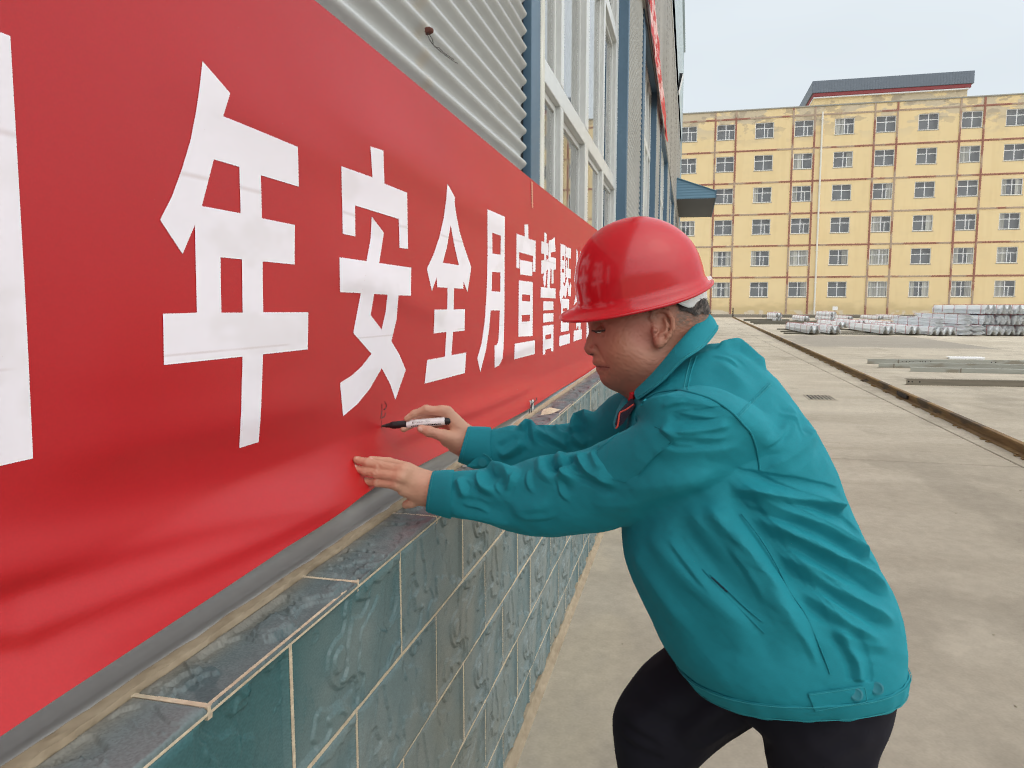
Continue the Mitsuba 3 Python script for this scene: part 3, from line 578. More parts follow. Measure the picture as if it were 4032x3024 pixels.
# ---------------------------------------------------------------- the red banner
XB = -0.702
def cr(x0, y0, s): return lambda pts: [at_x(x0 + s * u, y0 + s * v, XB)[1:] for u, v in pts]
k3, k4, k5 = cr(500, 150, 1.0248), cr(1600, 600, .6632), cr(0, 0, 1.1454)
k6, k2, kz, kD = cr(0, 1900, .7233), cr(1350, 1500, .4521), cr(2080, 880, .3254), cr(0, 0, 1.8228)
def seg_d(P, Q):
    """distance of the points P (n, 2) to a polyline, with the parameter along it (0..1)"""
    Q = np.asarray(Q, float); best = np.full(len(P), 9e9); par = np.zeros(len(P)); sgn = np.zeros(len(P)); L = np.r_[0, np.cumsum(np.linalg.norm(np.diff(Q, axis=0), axis=1))]
    for i in range(len(Q) - 1):
        a, d = Q[i], Q[i + 1] - Q[i]; l = d @ d; t = np.clip(((P - a) @ d) / l, 0, 1); r = P - a - t[:, None] * d; q = np.linalg.norm(r, axis=1); m = q < best
        best[m] = q[m]; par[m] = (L[i] + t[m] * math.sqrt(l)) / L[-1]; sgn[m] = np.sign(d[0] * r[m, 1] - d[1] * r[m, 0])
    return best, par, sgn
# soft folds: (polyline, height, width, fade at start, fade at end)
FOLDS = [
 (k6([(-900, 640), (-400, 560), (0, 490), (350, 405), (700, 310), (1100, 195), (1500, 95), (1830, -20)]), .011, .020, .12, .35),
 (k6([(-900, 980), (-400, 830), (0, 770), (450, 590), (850, 440), (1250, 270), (1600, 120), (1860, 15)]), .012, .018, .12, .25),
 (k6([(-300, 1090), (200, 900), (700, 650), (1150, 430), (1500, 270), (1800, 110)]), .006, .020, .2, .3),
 (k2([(-50, 640), (130, 585), (380, 490), (700, 370), (1100, 240), (1500, 90), (1750, -20)]), .010, .022, .2, .4),
 (k2([(900, 420), (1150, 330), (1400, 240), (1640, 150), (1800, 70)]), .006, .026, .3, .4),
 (kD([(0, 985), (200, 960), (400, 925), (640, 880), (760, 850)]), .006, .035, .2, .4),
 (kD([(0, 800), (250, 790), (520, 770), (720, 720)]), .004, .05, .2, .4),
 (kD([(640, 560), (760, 600), (900, 660), (1000, 700)]), .004, .030, .3, .4),
 (kD([(500, 60), (800, 300), (1000, 440), (1150, 520)]), .006, .05, .3, .4),
 (kD([(250, 130), (480, 210), (700, 330), (900, 430)]), .004, .05, .3, .4),
 (kD([(1000, 790), (1100, 760), (1200, 720)]), .007, .03, .3, .4),
]
def zbot(y): return np.interp(y, [-1.5, .53, .70, 1.03, 1.35, 1.75, 2.2, 2.96, 5.58, 10], [1.056, 1.057, 1.065, 1.081, 1.086, 1.071, 1.050, 1.027, .994, .97])
def banner_d(y, z):
    y, z = np.asarray(y, float), np.asarray(z, float); P = np.column_stack([y.ravel(), z.ravel()])
    d = np.zeros(len(P))
    for Q, a, w, f0, f1 in FOLDS:
        q, t, s = seg_d(P, Q); q = np.where(s > 0, q * 0.75, q * 1.3)          # slow above, steep below
        e = np.clip(t / max(f0, 1e-6), 0, 1) * np.clip((1 - t) / max(f1, 1e-6), 0, 1); e = e * e * (3 - 2 * e)
        d += 1.45 * a * e * np.exp(-(q / (1.35 * w)) ** 2)
    yy, zz = P[:, 0], P[:, 1]; up = zz - zbot(yy)
    d += np.interp(yy, [.4, 1.25, 1.7, 2.6, 4], [.066, .066, .056, .040, .028]) * np.clip(1 - up / .11, 0, 1) ** 1.5                              # the hem stands out over the flashing
    d += .010 * np.clip((2.04 - zz) / 1.0, 0, 1) * np.clip((zz - 1.0) / 0.5, 0, 1)
    d += .006 * (meshkit.fbm(np.column_stack([yy * 1.2, zz * 2.2, np.full(len(P), 3.)]), 3, 5) - .5) * np.clip((2.05 - zz) / .15, 0.2, 1)
    d -= .010 * np.exp(-((yy - 1.45) ** 2 + (zz - 1.10) ** 2) / .055 ** 2) * 1.0    # pressed in under the left hand
    return d.reshape(y.shape)
BN = thing('banner', 'long red vinyl banner with big white characters stretched over the workshop wall', 'banner')
ny, nz = 1300, 150; ys = np.linspace(-1.2, 9.0, ny)
ztop = 2.036 + .006 * np.sin(ys * 1.3)
Z = zbot(ys)[None] + (ztop - zbot(ys))[None] * np.linspace(0, 1, nz)[:, None]; Y = np.broadcast_to(ys, Z.shape)
V = np.column_stack([(XB + banner_d(Y, Z)).ravel(), Y.ravel(), Z.ravel()])
i = (np.arange(nz - 1)[:, None] * ny + np.arange(ny - 1)[None]).ravel()
part(BN, 'cloth', trimesh.Trimesh(V, np.vstack([np.column_stack([i, i + 1, i + ny + 1]), np.column_stack([i, i + ny + 1, i + ny])]), process=False), 'm_vinyl', smooth=True)
def draped(polys, off=.0008, res=.011):
    """flat print laid on the cloth: polygons in (y, z)"""
    ms = []
    for p in polys:
        v, f = trimesh.creation.triangulate_polygon(p, engine='earcut'); v3 = np.column_stack([v, np.zeros(len(v))])
        v3, f = trimesh.remesh.subdivide_to_size(v3, f, res, max_iter=12); v = v3[:, :2]
        ms.append(trimesh.Trimesh(np.column_stack([XB + banner_d(v[:, 0], v[:, 1]) + off, v]), f, process=False))
    m = cat(ms); m.merge_vertices(); return m
def dense(pts, n=10): P = np.asarray(pts, float); Q = np.roll(P, -1, 0); return np.vstack([P[i] + (Q[i] - P[i]) * np.linspace(0, 1, n, endpoint=False)[:, None] for i in range(len(P))])
ORG = {id(k3): (500, 150, 1.0248), id(k4): (1600, 600, .6632), id(kz): (2080, 880, .3254)}
def on_print(pts, K):
    """picture points to (y, z) on the folded cloth, so that the print keeps the measured outline"""
    a, b, c = ORG[id(K)]; q = dense(pts); D = np.array([ray(a + c * u, b + c * v) for u, v in q]); x = np.full(len(q), XB)
    for _ in range(5): t = x / D[:, 0]; y, z = D[:, 1] * t, HC + D[:, 2] * t; x = XB + banner_d(y, z)
    return np.column_stack([y, z])
def shape(K, outer, holes=()): 
    p = Polygon(on_print(outer, K)).buffer(0)
    for h in holes: p = p.difference(Polygon(on_print(h, K)))
    p = p.simplify(.0004)
    return list(getattr(p, 'geoms', [p]))
def glyph(label, polys): part(BN, 'character', draped([q for p in polys for q in p]), 'm_letter', smooth=True, label=label)
bar = at_x(30, 143, XB)[1:], at_x(112, 1804, XB)[1:]
glyph('white upright stroke cut off by the left edge of the picture', [[Polygon([(bar[0][0], bar[0][1]), (bar[1][0], bar[1][1]), (bar[1][0] - .16, bar[1][1] - .0), (bar[0][0] - .13, bar[0][1] + .0)])]])
glyph('white character 年', [shape(k3, [(288, 88), (395, 212), (368, 300), (655, 418), (659, 571), (513, 527), (517, 692), (644, 718), (643, 870), (520, 858), (522, 1053), (695, 1053), (693, 1196), (521, 1215), (515, 1400), (505, 1552), (430, 1575), (438, 1400), (442, 1224), (140, 1256), (136, 1059), (267, 1055), (259, 718), (212, 830), (125, 698), (170, 610), (210, 500), (243, 390), (262, 290), (278, 180)],
   [[(332, 466), (430, 495), (435, 673), (286, 645)], [(358, 842), (440, 850), (443, 1055), (361, 1055)]])])
glyph('white character 安', [shape(k3, [(934, 416), (984, 432), (988, 559), (1075, 594), (1079, 810), (1046, 806), (1043, 695), (875, 643), (876, 762), (828, 752), (822, 492), (942, 535)]),
   shape(k3, [(939, 686), (986, 748), (968, 864), (1091, 882), (1090, 990), (1042, 988), (1035, 1080), (1015, 1165), (1045, 1215), (1070, 1275), (1030, 1390), (1010, 1330), (978, 1268), (930, 1350), (885, 1405), (829, 1453), (817, 1325), (860, 1298), (900, 1262), (938, 1213), (868, 1133), (897, 980), (817, 976), (815, 842), (919, 857), (935, 770)], [[(949, 983), (999, 986), (993, 1050), (977, 1120), (935, 1064)]])])
glyph('white character 全', [shape(k4, [(242, 185), (288, 270), (285, 300), (295, 370), (315, 470), (345, 570), (384, 682), (362, 830), (338, 768), (336, 810), (282, 806), (280, 932), (347, 930), (344, 1058), (276, 1066), (266, 1204), (354, 1188), (346, 1310), (107, 1373), (122, 1232), (227, 1213), (236, 1066), (161, 1075), (165, 934), (241, 932), (243, 804), (181, 800), (179, 742), (150, 822), (120, 690), (160, 605), (195, 500), (220, 390), (235, 280)], [[(262, 432), (285, 560), (310, 670), (215, 655), (240, 560)]])])
glyph('white character 月', [shape(k4, [(480, 338), (584, 382), (581, 900), (578, 1120), (570, 1225), (550, 1265), (523, 1278), (523, 1143), (535, 1145), (546, 1115), (554, 938), (500, 938), (490, 1050), (472, 1170), (438, 1305), (420, 1222), (446, 1130), (464, 1000), (476, 820), (481, 600)], [[(508, 477), (560, 495), (558, 608), (510, 600)], [(508, 710), (557, 712), (556, 828), (506, 824)]])])
glyph('white character 宣', [shape(k4, [(700, 428), (722, 428), (724, 512), (767, 525), (765, 710), (749, 708), (751, 615), (668, 592), (670, 690), (652, 684), (653, 482), (702, 500)]), shape(k4, [(672, 637), (746, 652), (746, 735), (675, 724)]),
   shape(k4, [(667, 760), (750, 770), (749, 1090), (664, 1094)], [[(686, 842), (733, 847), (733, 885), (686, 882)], [(685, 966), (733, 964), (732, 1002), (684, 1006)]]), shape(k4, [(643, 1136), (763, 1115), (762, 1197), (639, 1229)])])
glyph('white character 誓', [shape(kz, [(193, 110), (212, 115), (222, 130), (218, 235), (242, 243), (240, 388), (216, 380), (215, 440), (240, 428), (238, 555), (216, 575), (215, 660), (207, 745), (190, 775), (183, 700), (172, 645), (185, 635), (188, 595), (156, 614), (155, 447), (190, 440), (190, 368), (155, 360), (157, 210), (191, 228)]),
   shape(kz, [(247, 206), (285, 195), (318, 162), (328, 340), (272, 350), (272, 405), (333, 420), (333, 562), (305, 556), (304, 728), (280, 724), (282, 552), (268, 548), (258, 782), (228, 770), (226, 690), (232, 640), (243, 420)]),
   shape(kz, [(150, 768), (329, 788), (328, 906), (148, 896)]), shape(kz, [(180, 940), (302, 944), (302, 1046), (179, 1050)]), shape(kz, [(180, 1090), (302, 1084), (302, 1184), (177, 1198)]),
   shape(kz, [(175, 1240), (303, 1222), (301, 1548), (275, 1546), (275, 1508), (206, 1526), (202, 1580), (175, 1588)], [[(204, 1350), (275, 1336), (275, 1392), (204, 1406)]])])
glyph('white character 暨', [shape(kz, [(390, 244), (449, 266), (443, 715), (415, 712), (438, 762), (470, 650), (449, 655), (455, 440), (470, 450), (470, 530), (480, 540), (478, 418), (452, 405), (453, 280), (517, 305), (513, 425), (490, 420), (490, 545), (514, 552), (512, 668), (480, 660), (482, 700), (500, 770), (504, 708), (518, 740), (513, 880), (482, 876), (474, 750), (460, 870), (448, 908), (430, 862), (412, 905), (400, 905), (386, 978), (376, 830), (388, 790)], [[(411, 390), (433, 396), (432, 446), (410, 442)], [(407, 546), (430, 550), (430, 596), (406, 592)]]),
   shape(kz, [(397, 910), (493, 914), (488, 1296), (392, 1314)], [[(418, 1028), (470, 1022), (468, 1062), (416, 1066)], [(416, 1160), (469, 1156), (468, 1194), (414, 1202)]]), shape(kz, [(374, 1362), (503, 1332), (501, 1448), (372, 1488)])])
glyph('white character 签 half hidden behind the red hard hat', [shape(kz, [(582, 302), (600, 350), (598, 432), (625, 440), (628, 335), (650, 362), (652, 450), (690, 470), (690, 560), (640, 540), (650, 600), (628, 700), (565, 750), (552, 685), (580, 470)]), shape(kz, [(548, 990), (575, 860), (640, 760), (700, 840), (730, 960), (700, 1000), (630, 900)]), shape(kz, [(575, 1150), (640, 1140), (628, 1284), (608, 1284), (604, 1240), (594, 1248), (580, 1284)]), shape(kz, [(550, 1298), (648, 1278), (646, 1394), (548, 1428)])])
glyph('white character 字 half hidden behind the nose', [shape(kz, [(706, 1200), (800, 1190), (795, 1300), (770, 1330), (760, 1560), (730, 1560), (735, 1360), (702, 1400)]), shape(kz, [(690, 560), (790, 600), (785, 760), (760, 750), (760, 680), (715, 660), (712, 740), (690, 730)])])
# first pen strokes
ink = [[(320, 200), (322, 235), (316, 290), (308, 322)], [(345, 182), (352, 192), (361, 215), (358, 232), (340, 250), (338, 242)], [(340, 240), (346, 252)], [(350, 276), (346, 300), (326, 318), (310, 326)], [(316, 345), (308, 390), (305, 408)]]
ms = []
for s in ink:
    q = np.array([at_x(1350 + .4521 * u, 1500 + .4521 * v, XB)[1:] for u, v in s]); q = smooth_path(np.column_stack([q, np.zeros(len(q))]), 24)[:, :2]
    ms.append(tube(np.column_stack([XB + banner_d(q[:, 0], q[:, 1]) + .0004, q]), .0009 if s is not ink[-1] else .0004, 6))
part(BN, 'handwriting', ms, 'm_black', label='thin black pen strokes just written on the banner')
tp = np.array([(3.262, 2.02), (3.295, 2.02), (3.297, 1.905), (3.268, 1.905)])
part(BN, 'tape', draped([Polygon(tp)], .0022), 'm_tape', smooth=True, label='pale strip of tape over the top edge')
# second banner, high up above the windows
B2 = thing('red_banner', 'faded crumpled red banner hung high above the far windows of workshop', 'banner')
n, m = 300, 26; ys = np.linspace(2.0, 19.4, n); tt = np.linspace(0, 1, m)
zt = np.interp(ys, [2, 12, 16.8, 19.4], [6.25, 6.13, 5.90, 5.62]); zb = np.interp(ys, [2, 10.8, 12.5, 14.5, 17.1, 19.4], [5.75, 5.66, 5.42, 5.42, 5.40, 5.56])
Z = zb[None] + (zt - zb)[None] * tt[:, None]; Y = np.broadcast_to(ys, Z.shape)
X = XO + .055 + .05 * meshkit.fbm(np.stack([Y * 1.1, Z * 4, np.zeros_like(Z)], -1), 3, 8) + .03 * np.abs(np.sin(Z * 14 + 2 * meshkit.noise(np.stack([Y * .7, Z * 1, 0 * Z], -1), 4)))
i = (np.arange(m - 1)[:, None] * n + np.arange(n - 1)[None]).ravel()
part(B2, 'cloth', trimesh.Trimesh(np.column_stack([X.ravel(), Y.ravel(), Z.ravel()]), np.vstack([np.column_stack([i, i + 1, i + n + 1]), np.column_stack([i, i + n + 1, i + n])]), process=False), 'm_vinyl2', smooth=True)

# ---------------------------------------------------------------- the man: solid modelling helpers
TC = unit(np.array([-fwd[0], -fwd[1], 0]))                       # level direction from the man towards the photographer
def K(x0, y0, s): return lambda u, v, Z: at_Z(x0 + s * u, y0 + s * v, Z)
Kf, Kl, Kr, K3, K2, K4, K7, KF = K(2270, 1200, .2532), K(1360, 1760, .1808), K(1480, 1560, .217), K(1600, 1500, .678), K(1350, 1500, .4521), K(2300, 1100, 1.0853), K(1900, 1400, .3617), K(0, 0, 1)
def smin(a, b, k): h = np.clip(.5 + .5 * (b - a) / k, 0, 1); return b + (a - b) * h - k * h * (1 - h)
def smax(a, b, k): return -smin(-a, -b, k)
def cone(P, a, b, ra, rb):
    d = b - a; t = np.clip((P - a) @ d / (d @ d), 0, 1); return np.linalg.norm(P - a - t[:, None] * d, axis=1) - (ra + (rb - ra) * t)
def chain(P, pts, rs, k=.003):
    o = None
    for i in range(len(pts) - 1): q = cone(P, pts[i], pts[i + 1], rs[i], rs[i + 1]); o = q if o is None else smin(o, q, k)
    return o
def ell(P, c, ax, r):
    q = (P - c) @ np.asarray(ax).T / np.asarray(r); l = np.linalg.norm(q, axis=1); return (l - 1) * min(r) * np.clip(l, .6, 1.0) ** 0 if False else (l - 1) * l / (np.linalg.norm(q / np.asarray(r), axis=1) + 1e-9)
def ball(P, c, r): return np.linalg.norm(P - c, axis=1) - r
def surface(f, lo, hi, h):
    """naive surface nets of f < 0 on a grid of step h, then two Newton steps onto f = 0"""
    f0, bc, bh = f, (np.asarray(lo) + hi) / 2, (np.asarray(hi) - lo) / 2 - 1.6 * h
    f = lambda P: np.maximum(f0(P), (np.abs(P - bc) - bh).max(1))
    n = np.ceil((np.asarray(hi) - lo) / h).astype(int) + 1; g = [lo[i] + h * np.arange(n[i]) for i in range(3)]
    P = np.stack(np.meshgrid(*g, indexing='ij'), -1).reshape(-1, 3); D = np.concatenate([f(P[i:i + 400000]) for i in range(0, len(P), 400000)]).reshape(n)
    S = D < 0; c = np.zeros(n - 1, int)
    for a, b, e in np.ndindex(2, 2, 2): c += S[a:n[0] - 1 + a, b:n[1] - 1 + b, e:n[2] - 1 + e]
    act = (c > 0) & (c < 8); idx = -np.ones(n - 1, int); idx[act] = np.arange(act.sum()); I = np.argwhere(act)
    V = np.zeros((len(I), 3)); cnt = np.zeros(len(I))
    for ax in range(3):
        o = [0, 0, 0]
        for a, b in np.ndindex(2, 2):
            s = [0, 0, 0]; s[(ax + 1) % 3] = a; s[(ax + 2) % 3] = b; e = list(s); e[ax] = 1
            d0 = D[I[:, 0] + s[0], I[:, 1] + s[1], I[:, 2] + s[2]]; d1 = D[I[:, 0] + e[0], I[:, 1] + e[1], I[:, 2] + e[2]]
            m = (d0 < 0) != (d1 < 0); t = np.where(m, d0 / np.where(m, d0 - d1, 1), 0); q = I + s; q = q.astype(float); q[:, ax] += t; V[m] += q[m]; cnt[m] += 1
    V = np.asarray(lo) + V / cnt[:, None] * h; F = []
    for ax in range(3):
        b, c2 = (ax + 1) % 3, (ax + 2) % 3; sl0 = [slice(1, n[i] - 1) for i in range(3)]; sl0[ax] = slice(0, n[ax] - 1); sl1 = list(sl0); sl1[ax] = slice(1, n[ax])
        s0, s1 = S[tuple(sl0)], S[tuple(sl1)]; off = np.ones(3, int); off[ax] = 0
        for m, flip in ((s0 & ~s1, False), (~s0 & s1, True)):
            q = np.argwhere(m) + off; eb, ec = np.eye(3, dtype=int)[b], np.eye(3, dtype=int)[c2]
            A = [idx[tuple((q - x).T)] for x in (eb + ec, ec, eb * 0, eb)]
            if flip: A = A[::-1]
            F.append(np.column_stack([A[0], A[1], A[2]])); F.append(np.column_stack([A[0], A[2], A[3]]))
    F = np.vstack(F)
    for _ in range(2):
        e = 1e-4; d = f(V); G = np.column_stack([f(V + e * np.eye(3)[k]) - d for k in range(3)]) / e; V = V - np.clip(d, -h, h)[:, None] * G / np.maximum((G * G).sum(1), .3)[:, None]
    M = trimesh.Trimesh(V, F, process=False)
    if M.volume < 0: M.invert()
    return M
def loft(secs, n, nth, ex=2.0, caps=True):
    """secs: (centre, e1, e2) rings; interpolated along to n rings of nth points; ex: superellipse exponent(s)"""
    from scipy.interpolate import PchipInterpolator
    Q = np.array([np.r_[s[0], s[1], s[2]] for s in secs]); t = np.r_[0, np.cumsum(np.linalg.norm(np.diff(Q[:, :3], axis=0), axis=1))]
    tt = np.linspace(0, t[-1], n); Q = PchipInterpolator(t, Q)(tt); E = np.interp(tt, t, np.broadcast_to(ex, (len(secs),)))
    th = np.linspace(0, 2 * np.pi, nth, endpoint=False); V = []
    for q, e in zip(Q, E):
        c, s = np.cos(th), np.sin(th); c, s = np.sign(c) * np.abs(c) ** (2 / e), np.sign(s) * np.abs(s) ** (2 / e)
        V.append(q[:3] + c[:, None] * q[3:6] + s[:, None] * q[6:9])
    V = np.vstack(V); i = (np.arange(n - 1)[:, None] * nth + np.arange(nth)[None]).ravel(); j = (np.arange(n - 1)[:, None] * nth + (np.arange(nth)[None] + 1) % nth).ravel()
    F = np.vstack([np.column_stack([i, j, j + nth]), np.column_stack([i, j + nth, i + nth])])
    if caps:
        V = np.vstack([V, Q[0, :3], Q[-1, :3]]); k = np.arange(nth); k1 = (k + 1) % nth; L = (n - 1) * nth
        F = np.vstack([F, np.column_stack([np.full(nth, len(V) - 2), k1, k]), np.column_stack([np.full(nth, len(V) - 1), L + k, L + k1])])
    m = trimesh.Trimesh(V, F, process=False)
    if caps and m.volume < 0: m.invert()
    return m
def sec2(a, b, Za, Zb, w, Kx, tilt=(0, 0, 0)):
    """a ring whose outline runs from picture point a to b, w half its depth towards the camera"""
    A, Bp = Kx(*a, Za), Kx(*b, Zb); e1 = (A - Bp) / 2; e2 = TC * w + np.asarray(tilt); e2 = e2 - e1 * (e2 @ e1) / (e1 @ e1); return ((A + Bp) / 2, e1, e2)
def to_m(m): return m3.Manifold(m3.Mesh(np.asarray(m.vertices, np.float32), np.asarray(m.faces, np.uint32)))
def from_m(M): q = M.to_mesh(); return trimesh.Trimesh(q.vert_properties[:, :3], q.tri_verts, process=False)
def vadj(m):
    from scipy.sparse import coo_matrix, diags
    e = m.edges_unique; n = len(m.vertices); A = coo_matrix((np.ones(2 * len(e)), (np.r_[e[:, 0], e[:, 1]], np.r_[e[:, 1], e[:, 0]])), (n, n)).tocsr(); return diags(1 / np.maximum(A.sum(1).A1 if hasattr(A.sum(1), 'A1') else np.asarray(A.sum(1)).ravel(), 1)) @ A
def relax(m, w, it):
    A = vadj(m); V = np.array(m.vertices); w = np.broadcast_to(w, (len(V),))[:, None]
    for _ in range(it): V = V + w * (A @ V - V)
    m.vertices = V; return m
def dist3(V, Q):
    """distance, parameter and signed side of points V to a 3-D polyline"""
    best = np.full(len(V), 9e9); par = np.zeros(len(V)); off = np.zeros((len(V), 3)); L = np.r_[0, np.cumsum(np.linalg.norm(np.diff(Q, axis=0), axis=1))]; tan = np.zeros((len(V), 3))
    for i in range(len(Q) - 1):
        d = Q[i + 1] - Q[i]; t = np.clip((V - Q[i]) @ d / max(d @ d, 1e-12), 0, 1); r = V - Q[i] - t[:, None] * d; q = np.linalg.norm(r, axis=1); k = q < best
        best[k] = q[k]; par[k] = (L[i] + t[k] * np.linalg.norm(d)) / L[-1]; off[k] = r[k]; tan[k] = unit(d)
    return best, par, off, tan
_CASTER = {}
def cast(m, pts, Kx, back=.0):
    """where rays through picture points first meet the mesh (real points of the garment, kept as 3-D curves)"""
    o = np.repeat(EYE[None], len(pts), 0); d = np.array([unit(Kx(u, v, 1.0) - EYE) for u, v in pts])
    if id(m) not in _CASTER: _CASTER.clear(); _CASTER[id(m)] = (m, trimesh.ray.ray_pyembree.RayMeshIntersector(m), np.array(m.triangles))
    _, r, T3 = _CASTER[id(m)]
    tri = r.intersects_first(o, d); out = []
    for k, t in enumerate(tri):
        if t < 0: continue
        a, b, c = T3[t]; n_ = np.cross(b - a, c - a); s = ((a - o[k]) @ n_) / (d[k] @ n_); out.append(o[k] + d[k] * s)
    return np.array(out)
# ---------------------------------------------------------------- materials of the man
F0 = Kf(0, 0, 1.46); kk = .2532 * 1.46 / 2880
def face_uv(p):
    q = [p.x - float(F0[0]), p.y - float(F0[1]), p.z - float(F0[2])]
    u = sum(q[i] * float(rgt[i]) for i in range(3)) / kk; v = -sum(q[i] * float(upv[i]) for i in range(3)) / kk; return u, v
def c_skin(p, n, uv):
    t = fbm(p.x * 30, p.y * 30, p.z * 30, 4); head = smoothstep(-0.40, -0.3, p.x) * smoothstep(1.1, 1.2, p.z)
    c = mix(mix((0.46, 0.245, 0.165), (0.55, 0.315, 0.215), t), mix((0.315, 0.130, 0.082), (0.385, 0.170, 0.108), t), head)  # face darker than the hands: shade under the hat put into the skin
    c = mix(c, mix((0.50, 0.19, 0.14), (0.30, 0.10, 0.075), head), smoothstep(0.45, 0.75, fbm(p.x * 18, p.y * 18, p.z * 18 + 3, 3)) * 0.4)
    c = c * (1 - 0.04 * smoothstep(0.72, 0.80, noise(p.x * 170, p.y * 170, p.z * 170)))
    u, v = face_uv(p)
    side = smoothstep(860, 1000, u) * smoothstep(1180, 1060, u) * smoothstep(420, 260, v)
    back = smoothstep(1380, 1480, u) * smoothstep(420, 250, v - (1900 - u) * 0.12)
    hair = fbm(u * 0.02, v * 0.055, 1, 3)
    c = mix(c, (0.16, 0.11, 0.085), dr.clip(side * 0.5 + back * 0.85, 0, 1) * head * smoothstep(0.25, 0.55, hair))
    c = mix(c, (0.24, 0.115, 0.082), smoothstep(950, 1250, v + (u - 500) * 0.25) * head * 0.55)
    c = mix(c, (0.47, 0.24, 0.165), smoothstep(420, 150, dr.sqrt(dr.square(u - 1050) + dr.square(v - 560))) * head * 0.5)  # bright cheek by the ear, a highlight painted into the skin colour
    flush = smoothstep(330, 90, dr.sqrt(dr.square(u - 950) + dr.square(v - 500))) * 0.5 + smoothstep(150, 60, dr.sqrt(dr.square(u - 190) + dr.square(v - 690))) * 0.4
    c = mix(c, (0.36, 0.110, 0.088), flush * head)
    ml = smoothstep(16, 5, dr.abs(v - 958 - (u - 270) * 0.13)) * smoothstep(500, 440, u) * head; nst = smoothstep(34, 14, dr.sqrt(dr.square(u - 232) + dr.square((v - 776) * 1.8))) * head
    c = mix(c, (0.07, 0.022, 0.018), dr.clip(ml * 0.85 + nst * 0.9, 0, 1))  # shade of the mouth crease and nostril painted as dark skin
    lip = smoothstep(52, 25, dr.abs(v - 985)) * smoothstep(490, 430, u) * head * 0.5
    return mix(c, (0.24, 0.075, 0.062), lip)
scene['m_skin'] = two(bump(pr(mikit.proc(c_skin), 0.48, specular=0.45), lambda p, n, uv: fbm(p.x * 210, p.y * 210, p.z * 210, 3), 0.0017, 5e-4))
scene['m_nail'] = pr((0.56, 0.33, 0.26), 0.25)
scene['m_eye'] = pr((0.40, 0.34, 0.30), 0.25)
scene['m_lash'] = pr((0.05, 0.03, 0.025), 0.8)
def c_hair(p, n, uv):
    u, v = face_uv(p); s = 0.6 * noise(u * 0.11 + v * 0.05, v * 0.025, 2) + 0.4 * noise(u * 0.03, v * 0.02, 5)
    return mix((0.020, 0.017, 0.016), (0.13, 0.105, 0.09), smoothstep(0.3, 0.8, s) * smoothstep(1430, 1900, u + v * 0.6))
scene['m_hair'] = pr(mikit.proc(c_hair), 0.7)
scene['m_helmet'] = pr((0.50, 0.006, 0.014), 0.17, specular=0.6, clearcoat=0.35, clearcoat_gloss=0.93)
def c_cloth(p, n, uv):
    f = fbm(p.x * 5, p.y * 5, p.z * 5, 3)
    return mix((0.006, 0.185, 0.235), (0.012, 0.238, 0.295), f) * (0.93 + 0.14 * noise(p.x * 900, p.y * 900, p.z * 900))
def h_cloth(p, n, uv): return 0.5 + 0.25 * dr.sin((p.x + p.z * 0.6) * 3900) + 0.25 * noise(p.x * 800, p.y * 800, p.z * 800)
scene['m_cloth'] = two(bump(pr(mikit.proc(c_cloth), 0.75, specular=0.25, sheen=0.15), h_cloth, 0.00035, 2e-4))
scene['m_thread'] = pr((0.018, 0.245, 0.290), 0.8)
scene['m_button'] = pr((0.010, 0.19, 0.24), 0.45)
scene['m_navy'] = two(pr((0.008, 0.012, 0.028), 0.85))
scene['m_redpipe'] = pr((0.5, 0.06, 0.04), 0.7)
scene['m_redshirt'] = two(pr((0.42, 0.012, 0.02), 0.8))
def c_trous(p, n, uv): return mix((0.0085, 0.0088, 0.014), (0.016, 0.016, 0.024), fbm(p.x * 9, p.y * 9, p.z * 9, 3))
scene['m_trousers'] = two(pr(mikit.proc(c_trous), 0.85, specular=0.15, sheen=0.15))
scene['m_strapwhite'] = pr((0.70, 0.70, 0.69), 0.4)
for _k in list(scene):
    if _k.startswith('m_') and scene[_k]['type'] in ('principled', 'bumpmap'): scene[_k] = two(scene[_k])

# ---------------------------------------------------------------- jacket body
MAN = thing('person', 'stout man in teal work jacket and red hard hat signing the banner with a marker', 'person')
S = lambda f, b, Zf, Zb, w, t=0: sec2(f, b, Zf, Zb, w, K4, upv * t)
torso = [S((400, 1466), (1108, 1436), 1.32, 1.30, .180, .028), S((368, 1425), (1112, 1385), 1.32, 1.30, .194, .026), S((300, 1340), (1118, 1310), 1.33, 1.30, .202, .022), S((243, 1235), (1110, 1200), 1.34, 1.31, .204, .018), S((185, 1110), (1074, 1085), 1.35, 1.32, .204, .01),
         S((150, 1010), (1028, 990), 1.36, 1.33, .202), S((137, 900), (972, 880), 1.37, 1.34, .198), S((140, 780), (924, 770), 1.38, 1.35, .196), S((150, 640), (872, 650), 1.39, 1.37, .198), S((160, 520), (813, 540), 1.41, 1.39, .200),
         S((180, 430), (742, 440), 1.43, 1.41, .188), S((215, 355), (672, 340), 1.44, 1.43, .150), S((262, 300), (600, 270), 1.45, 1.44, .105), S((300, 270), (552, 225), 1.46, 1.45, .07)]
TORSO = loft(torso, 150, 150, [2.3, 2.3, 2.3, 2.3, 2.3, 2.25, 2.2, 2.2, 2.2, 2.2, 2.1, 2.0, 2.0, 2.0])
A = lambda a, b, Z, w, tilt=(0, 0, 0): sec2(a, b, Z, Z, w, K3, tilt)
up_m = upv
